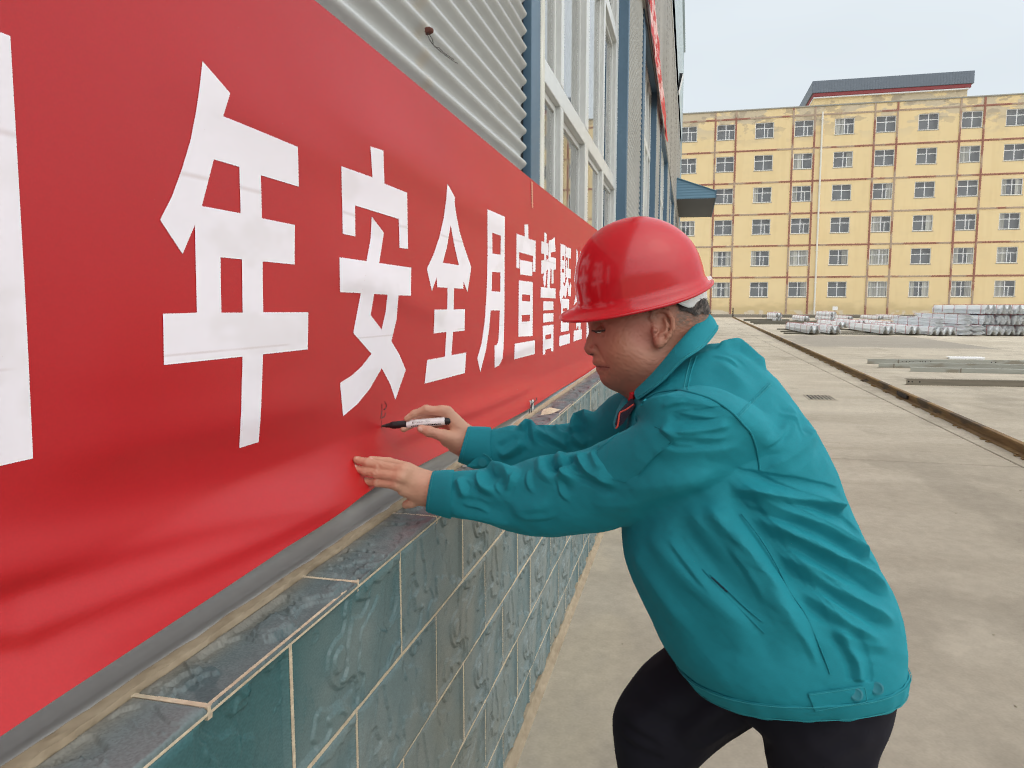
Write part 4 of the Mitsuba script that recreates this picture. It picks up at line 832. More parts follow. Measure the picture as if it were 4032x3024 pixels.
slv = [A((170, 535), (140, 752), 1.525, .040), A((282, 528), (270, 790), 1.495, .046), A((400, 515), (400, 818), 1.475, .050), A((510, 492), (520, 850), 1.455, .055), A((640, 478), (660, 888), 1.43, .062), A((800, 430), (850, 905), 1.40, .070), A((985, 415), (1120, 872), 1.36, .076),
       A((1180, 330), (1440, 775), 1.30, .080), A((1345, 235), (1760, 655), 1.25, .080, rgt * .02), A((1370, 130), (2050, 522), 1.235, .070, rgt * .055 + upv * .03), A((1600, 60), (2160, 480), 1.30, .06, rgt * .05 + upv * .03)]
SL = loft(slv, 130, 90, 2.15)
Bk = lambda a, b, Z, w: sec2(a, b, Z, Z, w, KF)
slr = [Bk((1846, 1686), (1812, 1815), 1.69, .042), Bk((1942, 1690), (1952, 1858), 1.69, .046), Bk((2028, 1670), (2055, 1875), 1.69, .05), Bk((2090, 1672), (2146, 1885), 1.69, .054), Bk((2190, 1674), (2254, 1862), 1.69, .058), Bk((2262, 1655), (2345, 1830), 1.685, .062),
       Bk((2345, 1612), (2450, 1790), 1.66, .066), Bk((2425, 1548), (2570, 1740), 1.60, .07), Bk((2540, 1520), (2680, 1720), 1.52, .07)]
SR = loft(slr, 100, 70, 2.1)
U = to_m(TORSO) + to_m(SL) + to_m(SR)
J = from_m(U.refine_to_length(.0078)); J.merge_vertices(); J.update_faces(J.nondegenerate_faces())
# soften the junction of sleeves and body
from scipy.spatial import cKDTree
dT = np.abs(cKDTree(TORSO.vertices).query(J.vertices)[0]); dS = np.minimum(cKDTree(SL.vertices).query(J.vertices)[0], cKDTree(SR.vertices).query(J.vertices)[0])
wj = np.clip(1 - np.maximum(dT, dS) / .028, 0, 1)
J = relax(J, .10 + .5 * wj, 14); J.fix_normals()
# ---------------------------------------------------------------- folds of the jacket: ridges along curves on the cloth
def fold_list():
    L = []
    def f3(pts, a, w, s=.25, e=.35, sk=0): L.append((K3, pts, 1.5 * a, .95 * w, s, e, sk))
    def f4(pts, a, w, s=.25, e=.35, sk=0): L.append((K4, pts, 1.2 * a, w, s, e, sk))
    def f7(pts, a, w, s=.25, e=.35, sk=0): L.append((K7, pts, 1.4 * a, .95 * w, s, e, sk))
    # long folds across the back from the armpit
    f4([(520, 758), (610, 772), (699, 787), (841, 806), (975, 842)], .011, .011, .15, .1, 1)
    f4([(560, 768), (734, 842), (895, 913), (1040, 1011)], .011, .013, .15, .15, 1)
    f4([(600, 850), (743, 925), (850, 980), (984, 1053), (1115, 1140)], .010, .014, .2, .2, 1)
    f4([(690, 980), (790, 1045), (913, 1128), (1055, 1210), (1140, 1250)], .009, .013, .2, .25, 1)
    f4([(770, 1110), (860, 1180), (948, 1245), (1085, 1315)], .008, .012, .25, .3, 1)
    f4([(430, 800), (484, 860), (609, 1038), (734, 1217), (850, 1390)], .010, .020, .15, .3, 1)
    f4([(360, 810), (480, 950), (574, 1074), (699, 1252), (780, 1430)], .008, .024, .2, .3, 1)
    f4([(520, 880), (640, 1040), (740, 1180)], .005, .012, .2, .3, 1)
    f4([(860, 1230), (960, 1300), (1060, 1330), (1120, 1335)], .004, .012, .3, .3, 1)
    f4([(220, 900), (320, 1030), (430, 1130), (560, 1240), (700, 1350)], .006, .025, .2, .35)
    f4([(170, 960), (250, 1100), (340, 1220), (430, 1330)], .005, .022, .2, .35)
    f4([(905, 1250), (950, 1330), (985, 1400), (990, 1455)], .0065, .009, .3, .0, 1)
    f4([(640, 690), (740, 650), (800, 600), (830, 540)], .007, .013, .2, .2)
    f4([(660, 640), (760, 540), (740, 440)], .006, .014, .2, .3)
    f4([(690, 720), (780, 690), (850, 620)], .004, .014, .3, .3)
    f4([(480, 260), (560, 235), (600, 250), (640, 320)], .008, .013, .2, .2)
    f4([(470, 300), (520, 330), (600, 420)], .004, .018, .3, .3)
    # near sleeve
    f3([(1500, 300), (1650, 290), (1800, 270), (1900, 250)], .006, .011, .3, .2, 1)
    f3([(1470, 265), (1580, 330), (1750, 330), (1920, 290)], .006, .010, .1, .3, 1)
    f3([(1330, 200), (1420, 130), (1520, 95)], .005, .013, .2, .3)
    f3([(1420, 380), (1600, 400), (1800, 390), (1980, 370)], .004, .016, .3, .3)
    f3([(690, 455), (760, 480), (830, 560), (860, 660), (862, 740)], .011, .012, .1, .3, -1)
    f3([(830, 430), (830, 480), (870, 505), (910, 480), (960, 430)], -.009, .010, .1, .1)
    f3([(930, 430), (900, 500), (940, 550), (1010, 570)], .006, .010, .2, .3)
    f3([(1010, 430), (1040, 500), (1120, 560), (1250, 610)], .008, .013, .1, .35, 1)
    f3([(1080, 400), (1120, 480), (1180, 520)], .005, .010, .2, .4)
    f3([(440, 520), (420, 570), (450, 620), (530, 640)], .008, .011, .2, .4, 1)
    f3([(300, 560), (330, 640), (350, 700)], .005, .010, .2, .4)
    f3([(480, 500), (560, 510), (610, 560), (640, 640)], .007, .013, .2, .4)
    f3([(250, 770), (420, 790), (560, 820), (700, 840)], .004, .014, .3, .4)
    f3([(600, 780), (740, 740), (860, 700)], .004, .018, .3, .4)
    f3([(1200, 640), (1400, 600), (1650, 560), (1900, 470)], .005, .022, .3, .4)
    f3([(1000, 700), (1200, 720), (1500, 640), (1850, 520)], .004, .022, .3, .4)
    # finer creases
    for pts in ([(640, 520), (600, 600), (560, 640)], [(720, 500), (700, 580), (740, 660)], [(880, 560), (900, 650), (960, 700)], [(940, 480), (1000, 540), (1060, 560)], [(350, 560), (380, 620), (360, 680)], [(560, 560), (520, 600), (560, 660)],
                [(320, 720), (400, 730), (500, 770)], [(660, 800), (780, 800), (880, 770)], [(1500, 330), (1600, 370), (1720, 370)], [(1560, 180), (1680, 200), (1800, 210)], [(1480, 160), (1560, 130), (1640, 120)]): f3(pts, .0022, .0055, .25, .35, 1)
    for pts in ([(560, 790), (680, 850), (780, 880)], [(640, 800), (760, 830), (880, 850)], [(700, 900), (830, 970), (930, 1020)], [(760, 1010), (880, 1080), (980, 1130)], [(840, 1140), (950, 1210), (1040, 1260)], [(520, 960), (600, 1080), (660, 1180)], [(300, 930), (400, 1060), (470, 1150)],
                [(760, 1260), (820, 1350), (850, 1420)], [(880, 1000), (980, 1050), (1060, 1100)], [(460, 280), (520, 290), (570, 330)], [(700, 480), (760, 520), (800, 590)], [(640, 620), (700, 580), (740, 520)]): f4(pts, .0024, .006, .25, .35, 1)
    # far sleeve
    f7([(430, 830), (500, 745), (520, 760), (545, 860), (590, 1000)], .009, .010, .1, .3, 1)
    f7([(160, 1090), (260, 1060), (380, 990), (450, 930)], .007, .010, .2, .2)
    f7([(560, 810), (700, 880), (850, 950), (980, 1030)], .007, .012, .2, .3, 1)
    f7([(780, 770), (860, 840), (950, 900)], .007, .011, .2, .3)
    f7([(970, 870), (1090, 630), (1130, 610), (1160, 700), (1230, 800)], .010, .012, .1, .3)
    f7([(970, 870), (1050, 920), (1140, 980)], .007, .010, .1, .2)
    return L
def apply_folds(m, L):
    V = np.array(m.vertices); N = np.array(m.vertex_normals); D = np.zeros(len(V)); tree = cKDTree(V)
    for Kx, pts, a, w, s, e, sk in L:
        Q = cast(m, smooth_path([(u, v, 0) for u, v in pts], 14)[:, :2], Kx)
        if len(Q) < 3: continue
        keep = [0]
        for i in range(1, len(Q)):
            if np.linalg.norm(Q[i] - Q[keep[-1]]) < .09: keep.append(i)
        Q = Q[keep]
        if len(Q) < 3: continue
        near = np.unique(np.concatenate(tree.query_ball_point(smooth_path(Q, 40), 3.2 * w)).astype(int))
        d, t, off, tan = dist3(V[near], Q); nn = N[near]; side = np.sign(np.einsum('ij,ij->i', np.cross(tan, nn), off))
        end = np.where((t <= 0) | (t >= 1), np.exp(-(d / w) ** 2), 1)
        env = np.clip(t / max(s, 1e-6), 0, 1) * np.clip((1 - t) / max(e, 1e-6), 0, 1); env = env * env * (3 - 2 * env)
        ww = w * np.where(side * sk > 0, .62, 1.25) if sk else w
        q = d / ww; D[near] += 1.35 * a * env * (np.exp(-q ** 1.55) - .35 * np.exp(-(q - 1.9) ** 2))
    m.vertices = V + N * D[:, None]; return m
seg = (J.vertices, J.faces)
for _ in range(1):
    jv, jf = trimesh.remesh.subdivide(J.vertices, J.faces); J = trimesh.Trimesh(jv, jf, process=False); J.merge_vertices()
J = relax(J, .4, 3)
q = J.vertices; N = np.array(J.vertex_normals)
J.vertices = q + N * (.0065 * (meshkit.fbm(q * 10, 3, 4) - .5) + 0.0026 * (meshkit.fbm(q * 34, 2, 9) - .5) + .0036 * (np.abs(meshkit.fbm(q @ np.array([[26, 9, 8], [0, 14, 0], [9, -9, 30]]).T * .9, 3, 7) - .5) - .1))[:, None]
J = apply_folds(J, fold_list()); J = relax(J, .3, 2)
JK = part(MAN, 'jacket', J, 'm_cloth', smooth=True, label='teal green long sleeved work jacket')
def on_cloth(pts, Kx, n=40, lift=.0):
    Q = cast(J, smooth_path([(u, v, 0) for u, v in pts], n)[:, :2], Kx); vw = np.array([unit(EYE - x) for x in Q]); return Q + vw * lift
def piping(name, pts, Kx, r=.0016, n=50, mat='m_cloth', lift=.0012): 
    Q = on_cloth(pts, Kx, n, lift)
    if len(Q) > 3: part(JK, name, tube(Q, r, 6), mat, smooth=True)
piping('seam', [(1365, 140), (1413, 88), (1475, 62), (1566, 52), (1661, 69), (1750, 95), (1850, 150), (1915, 205), (1960, 255), (2000, 300), (2035, 400), (2055, 520)], K3, .0022)
piping('seam', [(1920, 205), (1990, 130), (2060, 60), (2110, 10)], K3, .0013)
piping('seam', [(375, 400), (390, 330), (408, 278)], K4, .0013); piping('seam', [(362, 398), (378, 320), (388, 285)], K4, .0010, mat='m_thread')
piping('seam', [(570, 850), (640, 940), (700, 1040), (745, 1130), (800, 1210), (850, 1320), (893, 1432)], K4, .0014)
piping('stitching', [(1928, 215), (2000, 140), (2070, 68), (2118, 20)], K3, .0008, mat='m_thread')
piping('pocket_welt', [(430, 1050), (500, 1130), (580, 1210), (655, 1285)], K4, .0009); piping('pocket_welt', [(458, 1072), (520, 1128), (590, 1195), (650, 1245)], K4, .0012); piping('pocket_slit', [(462, 1080), (492, 1108), (520, 1134)], K4, .0010, mat='m_navy')
def patch(name, outline, Kx, lift=.0022, mat='m_cloth', thick=.0015, **k):
    """a sewn-on piece of cloth following the garment: the outline filled, cast onto the jacket and lifted"""
    P = Polygon(outline); v, f = trimesh.creation.triangulate_polygon(P, engine='earcut'); v3, f = trimesh.remesh.subdivide_to_size(np.column_stack([v, 0 * v[:, 0]]), f, max(6.0, P.length / 90), max_iter=12)
    o = np.array([unit(Kx(u, w, 1.0) - EYE) for u, w in v3[:, :2]]); Q = cast(J, v3[:, :2], Kx)
    if len(Q) != len(v3): return None
    top = Q - o * lift; m = trimesh.Trimesh(np.vstack([top, Q + o * .001]), np.vstack([f, f[:, ::-1] + len(Q)]), process=False)
    if (m.face_normals[:len(f)] * (EYE - m.triangles_center[:len(f)])).sum() < 0: m.invert()
    e = np.sort(np.vstack([f[:, [0, 1]], f[:, [1, 2]], f[:, [2, 0]]]), 1); ue, c = np.unique(e, axis=0, return_counts=True); b = ue[c == 1]
    m.faces = np.vstack([m.faces, np.column_stack([b[:, 0], b[:, 1], b[:, 1] + len(Q)]), np.column_stack([b[:, 0], b[:, 1] + len(Q), b[:, 0] + len(Q)])])
    return part(JK, name, m, mat, smooth=45, **k)
piping('stitching', [(1145, 552), (1098, 430), (1180, 345), (1300, 260)], K3, .0011, lift=.0026)
piping('stitching', [(1145, 552), (1220, 575), (1300, 590), (1400, 480), (1450, 430), (1560, 330), (1500, 290), (1440, 262)], K3, .0008, lift=.0022)
patch('sleeve_pocket', [(1098, 430), (1180, 345), (1300, 260), (1440, 262), (1560, 330), (1450, 430), (1300, 590), (1145, 552)], K3, .0010)
def button(c, Kx, r=.0095):
    Q = cast(J, [c], Kx)[0]; vw = unit(EYE - Q); a, b = frame_axes(vw); t = np.linspace(0, 2 * np.pi, 25)[:-1]
    prof = [(r * .6, .0055), (r * .75, .0062), (r, .0056), (r, .003)]; V = [Q + vw * .0053]; 
    for rr, h in prof: V += [Q + vw * h + rr * (np.cos(x) * a + np.sin(x) * b) for x in t]
    F = [[0, 1 + k, 1 + (k + 1) % 24] for k in range(24)]
    for j in range(3): F += [[1 + j * 24 + k, 1 + (j + 1) * 24 + k, 1 + (j + 1) * 24 + (k + 1) % 24] for k in range(24)] + [[1 + j * 24 + k, 1 + (j + 1) * 24 + (k + 1) % 24, 1 + j * 24 + (k + 1) % 24] for k in range(24)]
    B_ = part(JK, 'button', trimesh.Trimesh(V, F, process=False), 'm_button', smooth=40)
# ---------------------------------------------------------------- waistband, cuffs, collar
def ring_strip(rows, thick=.003, closed=True):
    """a band of cloth from rows of points (k rows of n), with a thickness inwards"""
    R = np.array(rows); k, n = R.shape[:2]; c = R.mean((0, 1)); V = R.reshape(-1, 3); F = []
    m = n if closed else n - 1
    for a in range(k - 1):
        for b in range(m): d = (b + 1) % n; F += [[a * n + b, a * n + d, (a + 1) * n + d], [a * n + b, (a + 1) * n + d, (a + 1) * n + b]]
    M = trimesh.Trimesh(V, F, process=False); N = np.array(M.vertex_normals)
    if ((V - c) * N).sum() < 0: N = -N
    In = V - N * thick; f2 = [[x[0] + len(V), x[2] + len(V), x[1] + len(V)] for x in F]; E_ = []
    for row in (0, k - 1):
        for b in range(m):
            d = (b + 1) % n; p, q = row * n + b, row * n + d; E_ += [[p, q, q + len(V)], [p, q + len(V), p + len(V)]]
    if not closed:
        for b in (0, n - 1):
            for a in range(k - 1): p, q = a * n + b, (a + 1) * n + b; E_ += [[p, q, q + len(V)], [p, q + len(V), p + len(V)]]
    return trimesh.Trimesh(np.vstack([V, In]), np.vstack([F, f2, E_]), process=False)
def ring(sec, ex, n, grow=0.0, th0=0.0, th1=2 * np.pi):
    c, e1, e2 = sec; th = np.linspace(th0, th1, n, endpoint=(th1 - th0) < 6.28); x, y = np.cos(th), np.sin(th); x, y = np.sign(x) * np.abs(x) ** (2 / ex), np.sign(y) * np.abs(y) ** (2 / ex)
    return c + x[:, None] * (e1 + unit(e1) * grow) + y[:, None] * (e2 + unit(e2) * grow)
def blend(a, b, t): return tuple(a[i] * (1 - t) + b[i] * t for i in range(3))
wb0, wb1 = torso[0], blend(torso[1], torso[2], .38)
rows = []
for t, gr in ((0, .002), (.02, .004), (.3, .0055), (.6, .0055), (.9, .005), (1.0, .002)):
    r_ = ring(blend(wb0, wb1, t), 2.3, 260, gr); ph = np.arange(260) / 260 * 2 * np.pi
    r_ = r_ + upv * (.0016 * np.sin(ph * 13 + 3 * np.sin(ph * 4)))[:, None] * (1 - t) + TC * (.0010 * np.sin(ph * 19 + 2 * np.sin(ph * 5 + 1)))[:, None]; rows.append(r_)
part(JK, 'waistband', ring_strip(rows, .004), 'm_cloth', smooth=40)
for t_, g_ in ((.10, .0052), (.93, .0056)):
    part(JK, 'stitching', tube(np.vstack([q_ := ring(blend(wb0, wb1, t_), 2.3, 200, g_ + .0005), q_[:1]]), .0007, 5), 'm_thread')
WBM = ring_strip(rows, .004)
def on_mesh(m, pts, Kx, lift): Q = cast(m, pts, Kx); return Q + np.array([unit(EYE - x) for x in Q]) * lift
J_keep, J = J, cat([J, WBM])
patch('waist_tab', [(812, 1502), (1020, 1472), (1034, 1532), (840, 1572)], K4, .0032)
button((988, 1506), K4); button((1063, 1484), K4)
piping('stitching', [(818, 1508), (920, 1494), (1016, 1480), (1026, 1528), (930, 1550), (842, 1566)], K4, .0006, mat='m_thread', lift=.0036)
J = J_keep
def cuff(name, s0, s1, out, ex, n=90):
    rows = [ring(blend(s0, s1, t), ex, n, g_) for t, g_ in ((-.06, .001), (-.05, .0035), (.2, .0048), (.7, .0048), (.97, .0042), (1.0, .001))]
    part(JK, name, ring_strip(rows, .004), 'm_cloth', smooth=40)
    part(JK, 'stitching', tube(np.vstack([q_ := ring(blend(s0, s1, .06), ex, 80, .0053), q_[:1]]), .0006, 5), 'm_thread')
cuff('cuff', blend(slv[0], slv[1], -.12), blend(slv[0], slv[1], .95), 0, 2.15)
cuff('cuff', slr[0], blend(slr[0], slr[1], .92), 0, 2.1)
# dark mouths of the sleeves
for s_, ex_ in ((slv[0], 2.15), (slr[0], 2.1)):
    r_ = ring(blend(s_, (slv if s_ is slv[0] else slr)[1], .02), ex_, 40, -.001); part(JK, 'lining', trimesh.Trimesh(np.vstack([r_, s_[0]]), [[i, (i + 1) % 40, 40] for i in range(40)], process=False), 'm_navy')
# cuff tab of the far sleeve with its button
tabp = [Kr(1640, 1275, 1.645), Kr(1940, 1030, 1.64), Kr(2020, 1075, 1.64), Kr(2130, 1200, 1.64), Kr(2170, 1245, 1.64), Kr(2060, 1320, 1.645), Kr(1780, 1320, 1.65)]
tm = trimesh.convex.convex_hull(np.vstack([tabp, np.array(tabp) - TC * .004])); part(JK, 'cuff_tab', tm, 'm_cloth')
bq = Kr(1935, 1200, 1.636); part(JK, 'button', [trimesh.Trimesh(*(lambda c_: (c_.vertices, c_.faces))(trimesh.creation.cylinder(.0095, segment=[bq - TC * .003, bq + TC * .002], sections=20)))], 'm_button', smooth=40)
part(JK, 'stitching', tube([Kr(1942, 1032, 1.635), Kr(2030, 1080, 1.635), Kr(2120, 1180, 1.635), Kr(2168, 1240, 1.635)], .0012, 5), 'm_thread')
# collar: a standing band that leans outwards
ct = [Kf(905, 1330, 1.405), Kf(1190, 1050, 1.375), Kf(1560, 610, 1.372), Kf(1850, 290, 1.40), Kf(2015, 120, 1.445), Kf(1960, 140, 1.50), Kf(1650, 420, 1.535), Kf(1250, 850, 1.53), Kf(900, 1230, 1.50), Kf(760, 1390, 1.475)]
cb = [Kf(985, 1460, 1.372), Kf(1330, 1210, 1.335), Kf(1700, 850, 1.325), Kf(2000, 640, 1.365), Kf(2180, 400, 1.435), Kf(2150, 380, 1.52), Kf(1850, 700, 1.58), Kf(1400, 1080, 1.585), Kf(960, 1380, 1.55), Kf(745, 1510, 1.50)]
ct, cb = smooth_path(ct, 70), smooth_path(cb, 70)
rows = []
for t, o in ((0.0, -.004), (.05, .002), (.25, .006), (.55, .008), (.85, .007), (.97, .006), (1.0, .003)):
    q = ct * (1 - t) + cb * t; c_ = q.mean(0); d = q - c_; d -= np.outer(d @ unit(Kf(1500, 600, 1.46) - Kf(1350, 900, 1.46)), unit(Kf(1500, 600, 1.46) - Kf(1350, 900, 1.46))) * 0; d /= np.linalg.norm(d, axis=1, keepdims=True); rows.append(q + d * o)
CO = ring_strip(rows, .005, closed=False); part(JK, 'collar', CO, 'm_cloth', smooth=50)
def bead(q, r): return tube(q, r, 6)
q = (ct * .12 + cb * .88); d = unit(EYE - q.mean(0)); part(JK, 'stitching', bead((q + (q - q.mean(0)) / np.linalg.norm(q - q.mean(0), axis=1, keepdims=True) * .0078)[2:38], .0008), 'm_thread')
# open front: red shirt, navy facing with red piping, zip
part(MAN, 'shirt', trimesh.convex.convex_hull(np.array([Kf(800, 1350, 1.44), Kf(960, 1330, 1.42), Kf(930, 1480, 1.42), Kf(870, 1540, 1.43), Kf(800, 1500, 1.46), Kf(880, 1400, 1.40), Kf(850, 1400, 1.48)])), 'm_redshirt', label='red shirt collar under the chin')
lin = [K7(1640, 480, 1.40), K7(1668, 540, 1.38), K7(1600, 640, 1.375), K7(1530, 740, 1.37), K7(1470, 790, 1.372), K7(1455, 770, 1.385), K7(1490, 640, 1.40), K7(1560, 560, 1.41)]
part(JK, 'facing', trimesh.convex.convex_hull(np.vstack([lin, np.array(lin) - TC * .02])), 'm_navy', label='dark navy inner facing of the open front')
part(JK, 'piping', tube(smooth_path([K7(1645, 530, 1.372), K7(1560, 590, 1.372), K7(1492, 630, 1.372), K7(1482, 700, 1.366), K7(1470, 770, 1.362), K7(1450, 795, 1.362)], 30), .0016, 6), 'm_redpipe', label='red piping along the open front')
lap = [K7(1440, 800, 1.40), K7(1430, 740, 1.42), K7(1470, 600, 1.45), K7(1560, 430, 1.48), K7(1600, 440, 1.47), K7(1540, 590, 1.43), K7(1490, 640, 1.42), K7(1478, 760, 1.39)]
part(JK, 'lapel', trimesh.convex.convex_hull(np.vstack([lap, np.array(lap) - TC * .012])), 'm_cloth', smooth=30)
# ---------------------------------------------------------------- head, neck and hands as one body
f_ = lambda u, v, c=0.0: Kf(u, v, 1.46 - c)
m_ = lambda px: px * kk
AX = np.array([rgt, upv, -fwd])                                   # head axes: right, up, towards the camera
def rot(deg): a = math.radians(deg); return np.array([rgt * math.cos(a) + upv * math.sin(a), -rgt * math.sin(a) + upv * math.cos(a), -fwd])
def head(P):
    d = ell(P, f_(1130, 110), rot(14), (.101, .100, .077)); d = smin(d, ell(P, f_(1700, 150), rot(14), (.0375, .052, .062)), .03)
    d = smin(d, ell(P, f_(720, 560), rot(10), (.062, .092, .060)), .03)
    d = smin(d, ell(P, f_(820, 930), rot(-20), (.058, .052, .057)), .025)
    for s in (1, -1): d = smin(d, ball(P, f_(760, 700, s * .030), .0375), .02); d = smin(d, ball(P, f_(1000, 900, s * .034), .034), .02)
    d = smin(d, ell(P, f_(515, 1130), rot(0), (.0165, .0155, .022)), .014)
    d = smin(d, cone(P, f_(700, 1120), f_(1050, 1150), .026, .045), .02)
    d = smin(d, cone(P, f_(1080, 900), f_(1330, 1350), .058, .064), .025)
    d = smin(d, cone(P, f_(1500, 330), f_(1440, 950), .054, .060), .03)
    d = smin(d, ell(P, f_(300, 250), rot(0), (.0135, .022, .046)), .014)            # brow
    nose = chain(P, [f_(272, 400), f_(232, 540), f_(196, 672)], [.0068, .0082, .0102], .006)
    nose = smin(nose, ball(P, f_(268, 715, .0125), .0085), .005); nose = smin(nose, ball(P, f_(268, 715, -.0125), .0085), .005)
    nose = smin(nose, cone(P, f_(205, 735), f_(275, 745), .0062, .0062), .004)
    d = smin(d, nose, .0075)
    d = smin(d, ell(P, f_(352, 885), rot(-8), (.0130, .0105, .026)), .006)           # upper lip
    d = smin(d, ell(P, f_(400, 1020), rot(-15), (.0118, .0080, .024)), .005)         # lower lip
    for s in (1, -1):
        mouth = chain(P, [f_(270, 957, 0), f_(315, 963, s * .012), f_(390, 972, s * .020), f_(470, 985, s * .0265)], [.0026, .0026, .0024, .0018], .001)
        d = smax(d, -mouth, .003)
        d = smax(d, -ball(P, f_(330, 372, s * .034), .0115), .012)                  # eye hollow
        d = smin(d, ell(P, f_(395, 425, s * .0285), rot(0), (.0135, .0105, .0118)), .004)
        lid = chain(P, [f_(245, 402, s * .033), f_(330, 408, s * .041), f_(420, 398, s * .0425), f_(510, 380, s * .041)], [.0016, .0022, .0020, .0014], .001); d = smax(d, -lid, .0022)
        bag = chain(P, [f_(270, 450, s * .034), f_(350, 480, s * .041), f_(430, 478, s * .043)], [.0010, .0012, .0010], .001); d = smax(d, -bag, .004)
        fold = chain(P, [f_(318, 640, s * .020), f_(350, 720, s * .027), f_(380, 790, s * .032), f_(420, 860, s * .036)], [.0018, .0028, .0026, .0014], .001); d = smax(d, -fold, .006)
        for cu, cv, dv in ((545, 395, -28), (555, 425, 4), (545, 452, 34)): d = smax(d, -cone(P, f_(cu, cv, s * .040), f_(cu + 110, cv + dv, s * .044), .0009, .0005), .003)
        nos = chain(P, [f_(205, 768, s * .006), f_(245, 772, s * .008)], [.0024, .0022]); d = smax(d, -nos, .002)
    # ears
    for s in (1, -1):
        q = lambda u, v, c: f_(u, v, s * c)
        e = ell(P, q(1335, 350, .073), rot(-8), (.0195, .0355, .0075)); e = smin(e, ball(P, q(1290, 590, .0755), .0095), .008)
        e = smax(e, -ell(P, q(1300, 300, .085), rot(-15), (.0140, .0225, .0085)), .004)
        e = smax(e, -ball(P, q(1262, 405, .0830), .0090), .003)
        e = smin(e, chain(P, [q(1165, 215, .0755), q(1195, 110, .078), q(1310, 72, .0805), q(1425, 115, .083), q(1492, 235, .086), q(1500, 365, .086), q(1440, 480, .084), q(1370, 580, .081), q(1290, 640, .077)], [.0038, .0044, .0046, .0046, .0046, .0044, .0042, .0046, .0050], .002), .003)
        e = smin(e, chain(P, [q(1370, 215, .080), q(1415, 320, .0815), q(1385, 430, .081), q(1300, 470, .080)], [.0030, .0034, .0034, .0030], .002), .004)
        e = smin(e, ball(P, q(1215, 400, .0765), .0055), .004)
        d = smin(d, e, .005)
    return d
lo, hi = f_(1100, 700) - .26, f_(1100, 700) + .26
HEAD = surface(head, f_(1050, 600) - [.165, .125, .135], f_(1050, 600) + [.165, .125, .175], .0032)
# left hand, pressed on the cloth
def on_banner(px, py, off):
    x = -.69
    for _ in range(6): q = at_x(px, py, x); x = float(XB + banner_d(q[1:2], q[2:3])[0]) + off
    return at_x(px, py, x)
def lh(u, v, dz): return Kl(u, v, 1.0) * 0 + at_Z(1360 + .1808 * u, 1760 + .1808 * v, dz)
tipA = on_banner(1360 + .1808 * 235, 1760 + .1808 * 285, .007); Zt = float((tipA - EYE) @ fwd)
Z1, Z2, Zw = Zt - .012, Zt - .030, 1.535
def lhand(P):
    d = None
    for pts, rs in (([(555, 268, Zt + .006), (950, 325, Zt + .010), (1360, 440, Zt - .003)], (.0072, .0092, .0105)),
                    ([(245, 275, Zt), (480, 335, Zt - .006), (740, 405, Z1), (1250, 505, Z2)], (.0074, .0088, .0098, .0112)),
                    ([(165, 455, Zt + .004), (420, 520, Zt - .004), (680, 575, Z1 - .004), (1180, 650, Z2 - .006)], (.0072, .0086, .0098, .0112)),
                    ([(255, 740, Zt + .010), (470, 755, Zt + .004), (700, 775, Z1), (1130, 825, Z2 - .002)], (.0064, .0078, .0088, .0104))):
        P_ = [lh(u, v, z) for u, v, z in pts]; q = chain(P, P_, rs, .004)
        for i in range(1, len(P_) - 1): q = smin(q, ball(P, P_[i] + TC * .002, rs[i] * .96), .003)      # knuckles
        d = q if d is None else smin(d, q, .0012)
    palm = None
    for a, b, ra, rb in (((1360, 460, Z2 + .012), (1850, 760, Zw + .004), .0125, .017), ((1250, 510, Z2), (1850, 800, Zw), .0135, .018), ((1180, 650, Z2 - .004), (1850, 900, Zw), .0135, .019), ((1130, 830, Z2), (1800, 1000, Zw + .004), .0120, .020), ((1260, 960, Z2 + .008), (1760, 1090, Zw + .01), .0110, .019)):
        q = cone(P, lh(*a), lh(*b), ra, rb); palm = q if palm is None else smin(palm, q, .008)
    d = smin(d, palm, .006)
    for u, v, z in ((1250, 505, Z2), (1180, 650, Z2 - .006)): d = smin(d, ball(P, lh(u + 60, v + 10, z - .003), .0105), .007)
    d = smin(d, chain(P, [lh(1325, 1255, Z2 + .030), lh(1440, 1215, Z2 + .026), lh(1700, 1080, Zw + .012)], [.0088, .0100, .015], .004), .006)
    d = smin(d, cone(P, lh(1800, 900, Zw), lh(2600, 930, 1.50), .030, .031), .02)
    for pts in ([(640, 520, Z1 - .014), (660, 640, Z1 - .013)], [(700, 355, Z1 - .010), (715, 460, Z1 - .012)], [(700, 705, Z1 - .008), (705, 800, Z1 - .010)], [(730, 370, Z1 - .010), (750, 455, Z1 - .012)]):
        d = smax(d, -cone(P, lh(*pts[0]), lh(*pts[1]), .0009, .0009), .0016)
    return d
c0 = lh(1350, 750, Zt - .02); HL = surface(lhand, c0 - [.125, .075, .075], c0 + [.14, .075, .075], .0027)
